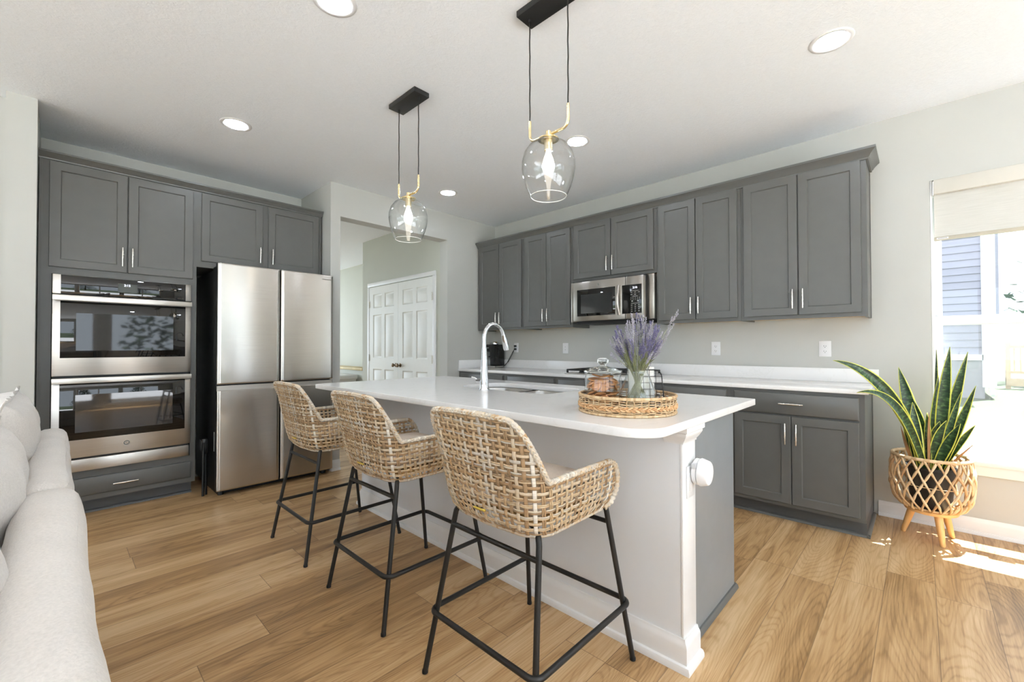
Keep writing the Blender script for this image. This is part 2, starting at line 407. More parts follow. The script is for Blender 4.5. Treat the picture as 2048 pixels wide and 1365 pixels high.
    def build(s, name, m, parent=None, ang=38, loc=None, fix=True):
        off = wpos(parent) if parent is not None else Vector((0, 0, 0))
        if loc is not None: off = off + Vector(loc)
        me = bpy.data.meshes.new(name); me.from_pydata([Vector(v) - off for v in s.v], [], s.f)
        if s.uv:
            ul = me.uv_layers.new(name='UVMap')
            for lp in me.loops:
                ul.data[lp.index].uv = s.uv.get(lp.vertex_index, (0.5, 0.0))
        if fix:
            bm = bmesh.new(); bm.from_mesh(me); bmesh.ops.remove_doubles(bm, verts=bm.verts, dist=2e-6) if s.weld else None; bmesh.ops.recalc_face_normals(bm, faces=bm.faces); bm.to_mesh(me); bm.free()
        me.validate(); me.materials.append(m); me.shade_smooth()
        if ang < 179: me.set_sharp_from_angle(angle=math.radians(ang))
        o = bpy.data.objects.new(name, me); COL.objects.link(o)
        if parent is not None: o.parent = parent
        if loc is not None: o.location = loc
        return o
def struct(name, mb, m, parent=None, **kw):
    o = mb.build(name, m, parent, **kw)
    if parent is None: o['kind'] = 'structure'
    return o
def text_mb(txt, size, to_world, depth=0.0006):
    cu = bpy.data.curves.new('lettering', 'FONT'); cu.body = txt; cu.size = size; cu.align_x = 'CENTER'; cu.align_y = 'CENTER'; cu.extrude = depth
    o = bpy.data.objects.new('lettering', cu); COL.objects.link(o); bpy.context.view_layer.update()
    me = bpy.data.meshes.new_from_object(o.evaluated_get(bpy.context.evaluated_depsgraph_get()))
    mb = MB(); mb.add([to_world(*v.co) for v in me.vertices], [tuple(p.vertices) for p in me.polygons])
    bpy.data.objects.remove(o); bpy.data.curves.remove(cu); bpy.data.meshes.remove(me); return mb

# face mappings: run along the back wall (faces -y) and along the left wall (faces +x)
def on_back(y0): return lambda u, d, z: (u, y0 - d, z)
def on_left(x0): return lambda u, d, z: (x0 + d, u, z)
def mbox(mb, P, u0, u1, d0, d1, z0, z1, b=0.0):
    a = P(u0, d0, z0); c = P(u1, d1, z1); return mb.box(a[0], c[0], a[1], c[1], a[2], c[2], b)

def shaker(P, u0, u1, z0, z1, t=0.02, st=0.053):
    L = [(0, 0, 0), (0, t - .002, 0), (.002, t, 0), (st, t, 1), (st + .004, t - .004, 1), (st + .005, t - .009, 1)]
    vs = []; fs = []
    for ins, d, _ in L:
        vs += [P(u0 + ins, d, z0 + ins), P(u1 - ins, d, z0 + ins), P(u1 - ins, d, z1 - ins), P(u0 + ins, d, z1 - ins)]
    for k in range(len(L) - 1):
        for i in range(4):
            fs.append((k * 4 + i, k * 4 + (i + 1) % 4, k * 4 + 4 + (i + 1) % 4, k * 4 + 4 + i))
    fs.append((0, 1, 2, 3)); e = (len(L) - 1) * 4; fs.append((e, e + 1, e + 2, e + 3))
    return MB().add(vs, fs)
def slab_front(P, u0, u1, z0, z1, t=0.02):
    L = [(0, 0), (0, t - .006), (.003, t - .002), (.006, t)]
    vs = []; fs = []
    for ins, d in L:
        vs += [P(u0 + ins, d, z0 + ins), P(u1 - ins, d, z0 + ins), P(u1 - ins, d, z1 - ins), P(u0 + ins, d, z1 - ins)]
    for k in range(len(L) - 1):
        for i in range(4): fs.append((k * 4 + i, k * 4 + (i + 1) % 4, k * 4 + 4 + (i + 1) % 4, k * 4 + 4 + i))
    fs.append((0, 1, 2, 3)); e = (len(L) - 1) * 4; fs.append((e, e + 1, e + 2, e + 3))
    return MB().add(vs, fs)
def pull(P, u, z, d0, vertical=True, ln=0.138):
    mb = MB(); pts = []; k = 14
    for i in range(k + 1):
        q = i / k - .5; a = q * ln
        dd = d0 + .028 + 0.003 * math.cos(q * PI)
        pts.append(P(u, dd, z + a) if vertical else P(u + a, dd, z))
    tw = [.0046 + .0018 * math.cos((i / k - .5) * PI) + .0007 * math.sin(i * 2.4) for i in range(k + 1)]
    mb.tube(pts, .005, 8, rf=lambda i: tw[i])
    for q in (-.36, .36):
        a = q * ln
        p0 = P(u, d0, z + a) if vertical else P(u + a, d0, z); p1 = P(u, d0 + .03, z + a) if vertical else P(u + a, d0 + .03, z)
        mb.tube([p0, p1], .0042, 8)
    return mb

# ================================================================== THE ROOM
ZC = 2.761
struct('floor', MB().box(-6.3, 7.2, -8.7, 0.14, -0.12, 0.0), M['floor'])
struct('ceiling', MB().box(-6.3, 7.2, -8.7, 0.14, ZC, ZC + 0.15), M['ceiling'])
# back wall with the window opening
WX0, WX1, WZ0, WZ1 = 4.125, 5.175, 0.455, 2.272
struct('wall_back', MB().box(-0.145, WX0, 0, 0.14, 0, ZC).box(WX1, 7.2, 0, 0.14, 0, ZC).box(WX0, WX1, 0, 0.14, 0, WZ0).box(WX0, WX1, 0, 0.14, WZ1, ZC), M['wall'])
# left wall: plane x = 0, doorway to the hall, niche for ovens and fridge, stub at the near end
NY = -2.186
struct('wall_left', MB().box(-0.145, 0, -0.79, 0, 0, ZC).box(-0.145, 0, -2.091, -0.79, 2.445, ZC)
       .box(-0.86, 0, NY, -2.091, 0, ZC).box(-0.86, 0, -4.2, -4.068, 0, ZC), M['wall'])
struct('wall_niche', MB().box(-0.86, -0.725, -4.068, NY, 0, ZC), M['wall'])
struct('wall_living', MB().box(-0.26, -0.12, -8.7, -4.2, 0, ZC), M['wall'])
# hall beyond the doorway
struct('wall_hall', MB().box(-2.06, -0.145, -0.79, -0.66, 0, ZC).box(-2.06, -1.93, -0.66, 0.03, 0, ZC), M['hall'])
struct('wall_far', MB().box(-6.3, -0.145, 0.03, 0.14, 0, ZC), M['hall'])
struct('wall_hall_side', MB().box(-6.3, -6.0, -4.2, -4.07, 0, ZC).box(-2.6, -0.86, -4.2, -4.07, 0, ZC).box(-6.0, -2.6, -4.2, -4.07, 0, .3).box(-6.0, -2.6, -4.2, -4.07, 2.6, ZC), M['hall'])  # side opening added to let more daylight into the hall
portal('daylight_portal', (-4.3, -4.15, 1.45), (0, 1, 0), 3.4, 2.3)
struct('wall_hall_end', MB().box(-6.3, -6.15, -4.2, 0.03, 0, 0.3).box(-6.3, -6.15, -4.2, 0.03, 2.6, ZC).box(-6.3, -6.15, -4.2, -4.0, 0.3, 2.6).box(-6.3, -6.15, -0.3, 0.03, 0.3, 2.6), M['hall'])
# unseen sides of the room; windows enlarged to bring in more daylight
RX, FY = 7.0, -8.5
wr = MB(); spans = [(-8.2, -5.9), (-5.75, -3.45), (-3.3, -1.0)]
wr.box(RX, RX + .2, -8.7, 0.14, 0, 0.1).box(RX, RX + .2, -8.7, 0.14, 2.5, ZC)
ys = [-8.7] + [q for sp in spans for q in sp] + [0.14]
for i in range(0, len(ys), 2): wr.box(RX, RX + .2, ys[i], ys[i + 1], 0.1, 2.5)
struct('wall_right', wr, M['wall'])
wf = MB(); fsp = [(0.3, 3.2), (3.5, 6.4)]
wf.box(-0.26, 7.2, -8.7, FY, 0, 0.35).box(-0.26, 7.2, -8.7, FY, 2.4, ZC)
xs = [-0.26] + [q for sp in fsp for q in sp] + [7.2]
for i in range(0, len(xs), 2): wf.box(xs[i], xs[i + 1], -8.7, FY, 0.35, 2.4)
struct('wall_front', wf, M['wall'])
wi = 2
for a, b in spans:
    o = struct('window_%d' % wi, MB().box(RX + .04, RX + .1, a, a + .06, .1, 2.5).box(RX + .04, RX + .1, b - .06, b, .1, 2.5).box(RX + .04, RX + .1, a, b, .1, .17).box(RX + .04, RX + .1, a, b, 2.43, 2.5).box(RX + .05, RX + .09, (a + b) / 2 - .035, (a + b) / 2 + .035, .1, 2.5), M['trim'])
    portal('daylight_portal', (RX + .12, (a + b) / 2, 1.3), (-1, 0, 0), b - a, 2.4); wi += 1
for a, b in fsp:
    o = struct('window_%d' % wi, MB().box(a, a + .06, FY - .1, FY - .04, .35, 2.4).box(b - .06, b, FY - .1, FY - .04, .35, 2.4).box(a, b, FY - .1, FY - .04, .35, .42).box(a, b, FY - .1, FY - .04, 2.33, 2.4).box((a + b) / 2 - .03, (a + b) / 2 + .03, FY - .1, FY - .04, .35, 2.4), M['trim'])
    portal('daylight_portal', ((a + b) / 2, FY - .12, 1.375), (0, 1, 0), b - a, 2.05); wi += 1
portal('daylight_portal', (-6.2, -2.15, 1.45), (1, 0, 0), 3.7, 2.3)
portal('daylight_portal', (4.65, 0.13, 1.36), (0, -1, 0), 1.05, 1.81)

# the visible window
w1 = thing('window_1', None, None, (4.65, 0.07, WZ0), kind='structure')
fr = MB(); fy0, fy1 = 0.075, 0.135
fr.box(WX0, WX0 + .02, fy0, fy1, WZ0, WZ1).box(WX1 - .02, WX1, fy0, fy1, WZ0, WZ1).box(WX0, WX1, fy0, fy1, WZ1 - .02, WZ1).box(WX0, WX1, fy0, fy1, WZ0, WZ0 + .02)
fr.build('window_frame', M['trim'], w1)
us = MB(); uy0, uy1 = 0.108, 0.13
us.box(WX0 + .02, WX0 + .055, uy0, uy1, 1.33, 2.25, .003).box(WX1 - .055, WX1 - .02, uy0, uy1, 1.33, 2.25, .003).box(WX0 + .02, WX1 - .02, uy0, uy1, 2.215, 2.25, .003).box(WX0 + .02, WX1 - .02, uy0, uy1, 1.315, 1.36, .003)
o = us.build('upper_sash', M['trim'], w1); MB().box(WX0 + .055, WX1 - .055, .117, .120, 1.36, 2.215).build('pane', M['pane'], o)
ls = MB(); ly0, ly1 = 0.076, 0.104
ls.box(WX0 + .012, WX0 + .055, ly0, ly1, .475, 1.375, .003).box(WX1 - .055, WX1 - .012, ly0, ly1, .475, 1.375, .003).box(WX0 + .012, WX1 - .012, ly0, ly1, .475, .525, .003).box(WX0 + .012, WX1 - .012, ly0 - .006, ly1, 1.318, 1.375, .003)
o = ls.build('lower_sash', M['trim'], w1); MB().box(WX0 + .055, WX1 - .055, .088, .091, .525, 1.318).build('pane', M['pane'], o)
MB().box(4.56, 4.66, .05, .072, 1.375, 1.39, .004).build('sash_lock', M['trim'], o)
MB().box(WX0 + .03, WX1 - .03, .1325, .1332, .48, 1.34).build('insect_screen', M['screen'], w1)
MB().box(WX0 + .001, WX0 + .012, 0.001, .075, WZ0 + .01, WZ1 - .002).box(WX1 - .012, WX1 - .001, 0.001, .075, WZ0 + .01, WZ1 - .002).build('jamb_liner', M['trim'], w1)
MB().box(WX0 - .03, WX1 + .03, -.035, .078, WZ0 - .022, WZ0 + .006, .004).box(WX0 - .015, WX1 + .015, -.016, 0.0, WZ0 - .085, WZ0 - .022, .003).build('window_sill', M['trim'], w1)

# roller shade
rs = thing('roller_shade', 'cream linen roller shade pulled part-way down in the window behind the snake plant', 'window shade', (4.65, 0.03, 2.18))
MB().box(WX0 + .018, WX1 - .018, -.012, .062, 2.176, 2.2705, .004).build('valance', mat('valance_taupe', rgb(206, 202, 192), .6, vary=.01), rs)
MB().box(WX0 + .02, WX1 - .02, .0210, .0222, 1.893, 2.18).build('shade_fabric', M['shade'], rs)
o = MB().box(WX0 + .018, WX1 - .018, .013, .03, 1.872, 1.897, .005).build('bottom_bar', mat('taupe_bar', rgb(186, 178, 160), .4), rs)
lb = MB().box(WX0 + .03, WX0 + .085, .0120, .0135, 1.879, 1.891).build('maker_label', M['plastic'], o)
MB().box(WX0 + .036, WX0 + .079, .0114, .0121, 1.884, 1.887).build('label_print', M['greyprint'], o)
MB().box(WX0 + .013, WX0 + .018, -.014, .064, 2.17, 2.262).build('bracket', M['trim'], rs)

# baseboards
BB = [(0, 0), (.026, 0), (.026, .012), (.022, .02), (.015, .022), (.015, .072), (.012, .082), (.007, .092), (.005, .10), (0, .10)]
struct('baseboard_back', MB().sweep(BB, [(3.846, -.0005), (6.99, -.0005)][::1]), M['trim'])
struct('baseboard_left', MB().sweep(BB, [(0.0005, -2.18), (0.0005, -2.091)]).sweep(BB, [(0.0005, -.79), (0.0005, -.64)]), M['trim'])
struct('baseboard_stub', MB().sweep(BB, [(0.0005, -4.2), (0.0005, -4.07)]).sweep(BB, [(-.1195, -8.5), (-.1195, -4.2)]), M['trim'])

# hall closet: casing + two six-panel doors
cs = MB(); Ph = on_back(-.79)
mbox(cs, Ph, -1.885, -1.828, 0, .018, 0, 2.055, .004); mbox(cs, Ph, -.272, -.215, 0, .018, 0, 2.055, .004); mbox(cs, Ph, -1.885, -.215, 0, .018, 2.055, 2.112, .004)
struct('trim_1', cs, M['trim'])
def panel_door(name, u0, u1, hinge_u, knob_u):
    d = thing(name, None, None, ((u0 + u1) / 2, -.795, 0.01), kind='structure')
    mb = MB(); mbox(mb, Ph, u0, u1, .001, .004, .01, 2.045)
    w = u1 - u0; st = .105; mid = .075
    cols = [(u0 + st, (u0 + u1) / 2 - mid / 2), ((u0 + u1) / 2 + mid / 2, u1 - st)]
    rows = [(.23, .86), (1.02, 1.64), (1.74, 1.94)]
    # stiles and rails
    for a, b in ((u0, u0 + st), ((u0 + u1) / 2 - mid / 2, (u0 + u1) / 2 + mid / 2), (u1 - st, u1)): mbox(mb, Ph, a, b, .003, .014, .01, 2.045)
    zz = [.01, .23, .86, 1.02, 1.64, 1.74, 1.94, 2.045]
    for i in range(0, 8, 2):
        for a, b in cols: mbox(mb, Ph, a, b, .003, .014, zz[i], zz[i + 1])
    for a, b in cols:
        for c, e in rows:
            vs = []; fs = []; L = [(0, .014), (.012, .005), (.022, .005), (.04, .012)]
            for ins, dd in L: vs += [Ph(a + ins, dd, c + ins), Ph(b - ins, dd, c + ins), Ph(b - ins, dd, e - ins), Ph(a + ins, dd, e - ins)]
            for k in range(3):
                for i in range(4): fs.append((k * 4 + i, k * 4 + (i + 1) % 4, k * 4 + 4 + (i + 1) % 4, k * 4 + 4 + i))
            fs.append((12, 13, 14, 15)); mb.add(vs, fs)
    mb.build('door_leaf', M['door'], d)
    MB().lathe([(.026, 0), (.028, .004), (.022, .008), (.010, .012), (.009, .028), (.02, .034), (.027, .045), (.024, .056), (.012, .062), (.0001, .063)], Ph(knob_u, .014, .93), 20, axis='y').build('door_knob', M['bronze'], d)
    for z in (.25, 1.02, 1.80):
        h = MB(); mbox(h, Ph, hinge_u - .012, hinge_u + .012, .014, .020, z - .045, z + .045); h.tube([Ph(hinge_u, .022, z - .05), Ph(hinge_u, .022, z + .05)], .006, 8); h.build('hinge', M['hinge'], d)
    return d
panel_door('door_1', -1.824, -1.052, -1.826, -1.105); panel_door('door_2', -1.048, -.276, -.274, -.995)

# ledge with oak cap and white bin at the far end of the hall
lg = thing('hall_ledge', 'low pale ledge with an oak cap at the far end of the hallway', 'ledge', (-4.0, -.1, 0))
MB().box(-6.1, -3.15, -.2, .028, 0, .755).build('ledge_body', M['hall'], lg); MB().box(-6.12, -3.12, -.25, .029, .755, .80, .006).build('oak_cap', M['oak'], lg)
wb_ = thing('storage_bin', 'white lidded bin standing in front of the oak-capped ledge in the hallway', 'bin', (-3.6, -.55, 0))
MB().prism([(-.78, .0), (-.30, .0), (-.27, .60), (-.81, .60)], 0, -4.1, -3.3).build('bin_body', M['plastic'], wb_)
MB().box(-4.15, -3.25, -.83, -.26, .60, .68, .02).build('bin_lid', M['plastic'], wb_)
MB().box(-3.9, -3.5, -.834, -.83, .62, .64).build('lid_marking', M['greyprint'], wb_)

# ================================================================== LEFT RUN: oven tower, fridge
PL = on_left(-.185)      # face-frame plane of the tall cabinets
ot = thing('oven_cabinet', 'tall charcoal cabinet around the double oven, between the wall stub and the refrigerator', 'cabinet', (-.45, -3.63, 0))
c = MB(); c.box(-.72, -.185, -4.063, -4.0, .10, 2.45).box(-.72, -.185, -3.234, -3.198, .10, 2.45).box(-.72, -.185, -4.0, -3.234, 1.678, 2.45).box(-.72, -.185, -4.0, -3.234, .10, .312).box(-.72, -.70, -4.0, -3.234, .312, 1.678)
c.build('carcass', M['cab'], ot)
MB().box(-.72, -.26, -4.063, -3.21, 0, .10).prism([(0, -.26), (0.018, -.26), (.016, -.25), (.009, -.243), (0, -.241)], 1, -4.063, -3.21).build('toe_kick', M['cabdark'], ot)
MB().box(-.186, -.178, -4.063, -4.048, .10, 2.447).build('scribe_strip', M['cab'], ot)
for (a, b, hu) in ((-4.015, -3.622, -3.647), (-3.615, -3.225, -3.592)):
    d = shaker(PL, a, b, 1.725, 2.437).build('door', M['cab'], ot); pull(PL, hu, 1.835, .02).build('handle', M['nickel'], d)
d = slab_front(PL, -4.005, -3.228, .14, .265).build('drawer', M['cab'], ot); pull(PL, -3.617, .198, .02, False).build('handle', M['nickel'], d)

fc = thing('fridge_cabinet', 'wide charcoal wall cabinet with two doors directly above the refrigerator', 'cabinet', (-.45, -2.70, 1.83))
MB().box(-.72, -.185, -3.198, -2.204, 1.83, 2.45).build('carcass', M['cab'], fc)
MB().box(-.186, -.176, -2.222, -2.204, 1.83, 2.447).build('scribe_strip', M['cab'], fc)
for (a, b, hu) in ((-3.168, -2.719, -2.745), (-2.672, -2.228, -2.645)):
    d = shaker(PL, a, b, 1.88, 2.437).build('door', M['cab'], fc); pull(PL, hu, 1.985, .02).build('handle', M['nickel'], d)
CROWN_L = [(0, 2.447), (.010, 2.447), (.012, 2.455), (.018, 2.458), (.022, 2.466), (.034, 2.476), (.042, 2.483), (.046, 2.486), (.046, 2.497), (0, 2.497)]
tag(MB().sweep(CROWN_L, [(-.1845, -4.066), (-.1845, -2.196)]).box(-.72, -.1845, -4.066, -2.196, 2.4506, 2.46).build('crown_molding', M['cab']), 'charcoal crown moulding along the top of the oven tower and the cabinet above the fridge', 'molding', kind='thing')

ov = thing('double_oven', 'stainless double wall oven with black glass doors built into the tall charcoal cabinet', 'oven', (-.4, -3.617, .32))
MB().box(-.69, -.186, -3.99, -3.245, .33, 1.668).build('oven_body', M['blackplastic'], ov)
PO = on_left(-.183); a, b = -3.997, -3.237
o = MB(); mbox(o, PO, a, b, 0, .030, 1.541, 1.674, .003); cp = o.build('control_panel', M['steel'], ov)
o = MB(); mbox(o, PO, a + .04, b - .036, .0301, .033, 1.5415, 1.672, .001); o.build('panel_glass', M['blackglass'], cp)
o = MB(); mbox(o, PO, -3.67, -3.563, .0331, .0336, 1.577, 1.64); o.build('display', M['display'], cp)
text_mb('2:15', .021, lambda x, y, z: PO(-3.620 + x, .0338 + z, 1.6285 + y)).build('lit_clock', M['digits'], cp)
def oven_door(z0, z1, gz0, hz, name):
    d = MB(); mbox(d, PO, a, b, .002, .034, z0, z1, .003); d = d.build(name, M['steel'], ov)
    g = MB(); mbox(g, PO, a + .039, b - .037, .0341, .0365, gz0, hz - .02, .001); g.build('door_glass', M['blackglass'], d)
    g = MB(); mbox(g, PO, a + .115, b - .113, .0366, .0369, gz0 + .05, hz - .10); g.build('window_area', mat('oven_window_glass', (.022, .022, .022, 1), .03, spec=.6), d)
    h = MB(); mbox(h, PO, a, b, .062, .078, hz - .019, hz + .019, .004); mbox(h, PO, a + .004, a + .03, .034, .064, hz - .014, hz + .014, .003); mbox(h, PO, b - .03, b - .004, .034, .064, hz - .014, hz + .014, .003)
    h.build('handle', M['steel'], d); return d
oven_door(.981, 1.527, 1.104, 1.514, 'oven_door')
ld = oven_door(.415, .957, .538, .948, 'oven_door')
def badge(P, u, d, z, r, par):
    bdg = MB(); c0 = P(u, d, z); c1 = P(u, d + .0015, z)
    bdg.tube([c0, c1], r, 24)
    bo = bdg.build('emblem', M['greyprint'], par)
    ring = MB().tube([P(u + r * math.cos(t) * .97, d + .0015, z + r * math.sin(t) * .97) for t in [2 * PI * i / 28 for i in range(28)]], r * .09, 6, closed=True)
    o2 = text_mb('GE', r * 1.05, lambda x, y, zz: P(u + x * .8, d + .0017 + zz, z + y))
    ring.add(o2.v, o2.f); ring.build('emblem_lettering', M['nickel'], par)
badge(PO, -3.615, .0341, .481, .020, ld)
o = MB(); mbox(o, PO, a + .004, b - .006, .0, .028, .318, .400, .003); tr_ = o.build('bottom_trim', M['steel'], ov)
o = MB(); mbox(o, PO, a + .012, b - .014, .006, .022, .3995, .414); o.build('vent_slot', M['dark'], ov)

fg = thing('refrigerator', 'stainless four-door refrigerator with black sides, right of the double oven', 'refrigerator', (-.3, -2.656, 0))
FA, FB, FM = -3.112, -2.199, -2.656
MB().box(-.66, .022, FA + .006, FB - .004, .04, 1.80, .004).build('fridge_body', M['blackplastic'], fg)
MB().box(-.6, -.02, FA + .03, FB - .03, 0.0, .04).build('base_grille', M['blackplastic'], fg)
for y in (FA + .05, FB - .05): MB().lathe([(.022, 0), (.022, .03), (.014, .045)], (.0, y, 0), 14).build('foot', M['blackplastic'], fg)
MB().box(-.1, .07, FA + .01, FA + .07, 1.80, 1.826, .006).build('hinge_cover', M['blackplastic'], fg); MB().box(-.1, .07, FB - .07, FB - .01, 1.80, 1.826, .006).build('hinge_cover', M['blackplastic'], fg)
def fr_door(y0, y1, z0, z1, low):
    n = 26; vs = []; fs = []; zs = [z0, z0 + .004, z0 + .012, z1 - (.040 if low else .012), z1 - (.034 if low else .004), z1]
    def dep(q, k):
        e = min(q, 1 - q) * (y1 - y0)
        x = .1 - (.012 * max(0, 1 - e / .014) ** 2) - .004 * (2 * q - 1) ** 2 * .6
        if k in (0, 5): x -= .004
        if low and k in (4, 5): x -= .022
        return x
    for k, z in enumerate(zs):
        for i in range(n + 1):
            q = 0.5 - 0.5 * math.cos(PI * i / n); vs.append((dep(q, k), y0 + q * (y1 - y0), z))
    m = n + 1
    for k in range(5):
        for i in range(n): fs.append((k * m + i, k * m + i + 1, k * m + m + i + 1, k * m + m + i))
    o0 = len(vs)
    for k, z in ((0, z0), (5, z1)):
        for i in range(n + 1):
            q = 0.5 - 0.5 * math.cos(PI * i / n); vs.append((.078, y0 + q * (y1 - y0), z))
    for i in range(n):
        fs.append((i, i + 1, o0 + i + 1, o0 + i)); fs.append((5 * m + i, 5 * m + i + 1, o0 + m + i + 1, o0 + m + i))
    fs.append((0, m, 2 * m, 3 * m, 4 * m, 5 * m, o0 + m, o0)); fs.append((n, m + n, 2 * m + n, 3 * m + n, 4 * m + n, 5 * m + n, o0 + m + n, o0 + n))
    fs.append(tuple(range(o0, o0 + m)) + tuple(range(o0 + 2 * m - 1, o0 + m - 1, -1)))
    d = MB().add(vs, fs).build('door', M['fridge'], fg, ang=50)
    MB().box(.026, .0775, y0 + .002, y1 - .002, z0 + .002, z1 - .002, .003).build('door_liner', M['blackplastic'], d)
    if low: MB().box(.079, .0845, y0 + .006, y1 - .006, z1 - .036, z1 - .002).build('grip_strip', M['steel'], d)
    return d
fr_door(FA, FM - .004, .884, 1.842, False); ur = fr_door(FM + .004, FB, .884, 1.842, False)
fr_door(FA, FM - .004, .05, .872, True); fr_door(FM + .004, FB, .05, .872, True)
mk = MB()
for i in range(7): mk.box(.0995, .1002, -2.305 + i * .0125, -2.296 + i * .0125, 1.795, 1.803)
mk.build('maker_lettering', M['greyprint'], ur)
MB().box(-.02, .0, FA + .0045, FA + .006, .35, .50).build('rating_label', M['print'], fg)

# folded black step stool in the gap
st_ = thing('folded_step_stool', 'black folded step stool standing in the dark gap left of the refrigerator', 'step stool', (.02, -3.16, 0))
for k in (0, 1):
    MB().tube([(-.01 - .03 * k, -3.178 + .026 * k, .012), (-.05 - .03 * k, -3.168 + .02 * k, .42)], .009, 8).build('leg', M['blackplastic'], st_)
MB().box(-.09, -.05, -3.178, -3.135, .33, .45, .012).build('step', M['blackplastic'], st_)
MB().box(-.10, -.03, -3.186, -3.180, .36, .44, .003).build('hinge_bracket', M['blackplastic'], st_)

# ================================================================== BACK RUN: wall cabinets
PB = on_back(-.305)
UP = [(.012, .785, 1.376, [(.045, .394), (.402, .756)], 'first charcoal wall cabinet in the corner above the coffee maker'),
      (.785, 1.468, 1.376, [(.815, 1.122), (1.130, 1.441)], 'charcoal wall cabinet immediately left of the microwave'),
      (1.468, 2.372, 1.838, [(1.489, 1.916), (1.924, 2.348)], 'short charcoal wall cabinet directly above the microwave'),
      (2.372, 3.060, 1.376, [(2.395, 2.713), (2.721, 3.036)], 'charcoal wall cabinet immediately right of the microwave'),
      (3.060, 3.820, 1.376, [(3.083, 3.434), (3.442, 3.792)], 'wide charcoal wall cabinet at the window end of the row')]
for (x0, x1, z0, ds, lab) in UP:
    t = thing('wall_cabinet', lab, 'cabinet', ((x0 + x1) / 2, -.15, z0), 'charcoal wall cabinets over the back counter')
    x0 += .0006; x1 -= .0006
    MB().box(x0, x1, -.305, -.286, z0, 2.415).box(x0, x0 + .016, -.286, -.002, z0, 2.415).box(x1 - .016, x1, -.286, -.002, z0, 2.415).box(x0 + .016, x1 - .016, -.286, -.002, z0 + .02, 2.415).build('carcass', M['cab'], t)
    MB().box(x0 + .0165, x1 - .0165, -.285, -.003, z0 + .012, z0 + .0195).build('bottom_panel', M['rawwood'], t)
    zb = 1.404 if z0 < 1.5 else 1.866
    for i, (a, b) in enumerate(ds):
        d = shaker(PB, a, b, zb, 2.412).build('door', M['cab'], t)
        pull(PB, b - .027 if i == 0 else a + .027, zb + .113, .02).build('handle', M['nickel'], d)
    if lab.startswith('wide'):
        MB().box(3.8196, 3.8225, -.305, -.285, 1.376, 2.406).box(3.8196, 3.8225, -.022, -.002, 1.376, 2.406).build('end_stile', M['cab'], t)
CROWN = [(0, 2.412), (.010, 2.412), (.012, 2.422), (.018, 2.426), (.022, 2.436), (.036, 2.452), (.047, 2.462), (.052, 2.466), (.052, 2.480), (0, 2.480)]
tag(MB().sweep(CROWN, [(.014, -.3055), (3.8225, -.3055), (3.8225, -.003)]).box(.014, 3.8225, -.3055, -.003, 2.4155, 2.425).build('crown_molding', M['cab']), 'charcoal crown moulding running along the wall cabinets over the back counter', 'molding', kind='thing')

# microwave
mw = thing('microwave', 'stainless over-the-range microwave with black window hung between the wall cabinets', 'microwave', (1.93, -.2, 1.42))
MB().box(1.55, 2.30, -.375, -.004, 1.425, 1.828, .004).build('microwave_body', M['blackplastic'], mw)
MB().box(1.4705, 1.549, -.345, -.30, 1.425, 1.826, .003).build('filler_strip', M['mwsteel_dim'], mw); MB().box(2.301, 2.3695, -.345, -.30, 1.425, 1.826, .003).build('filler_strip', M['mwsteel_dim'], mw)
PM = on_back(-.376); sp = 2.125
d = MB(); mbox(d, PM, 1.552, sp, 0, .046, 1.427, 1.814, .008); d = d.build('microwave_door', M['mwsteel_dim'], mw)
g = MB(); mbox(g, PM, 1.60, 2.025, .0461, .048, 1.475, 1.735, .004); g.build('door_glass', M['blackglass'], d)
g = MB(); mbox(g, PM, 1.645, 1.99, .0481, .0484, 1.50, 1.685); g.build('window_area', mat('microwave_window', (.03, .031, .03, 1), .05, spec=.6), d)
h = MB(); h.tube([PM(2.062 , .047 + .030 * math.sin(PI * q / 12), 1.47 + q / 12 * .268) for q in range(13)], .016, 10); h.build('handle', M['mwsteel_dim'], d)
badge(PM, 1.845, .0462, 1.772, .013, d)
d = MB(); mbox(d, PM, sp + .002, 2.305, 0, .046, 1.427, 1.814, .010); d = d.build('control_panel', M['mwsteel_dim'], mw)
g = MB(); mbox(g, PM, sp - .03, 2.288, .0462, .049, 1.475, 1.735, .004); g.build('panel_glass', M['blackgloss'], d)
text_mb('2:16', .026, lambda x, y, z: PM(2.224 + x, .0492 + z, 1.706 + y)).build('lit_clock', M['digits'], d)
bt = MB()
def dash(u, z, w, hh): mbox(bt, PM, u - w / 2, u + w / 2, .049, .0494, z - hh / 2, z + hh / 2)
for (u, z, w, hh) in [(2.222, 1.678, .075, .004), (2.226, 1.628, .05, .004), (2.222, 1.565, .07, .004)]: dash(u, z, w, hh)
for k in range(3): dash(2.19 + k * .036, 1.664, .018, .005)
for k in range(2): dash(2.19 + k * .036, 1.645, .018, .006)
for r_ in range(2):
    for k in range(5): dash(2.185 + k * .021, 1.614 - r_ * .014, .006, .006)
for k in (0, 1): dash(2.197 + k * .055, 1.585, .014, .010)
for r_ in range(4):
    for k in range(3): dash(2.192 + k * .035, 1.549 - r_ * .018, .014, .006)
bt.build('keypad_print', M['print'], d)
MB().box(1.56, 2.29, -.37, -.03, 1.402, 1.425, .003).build('vent_grille', M['dark'], mw)

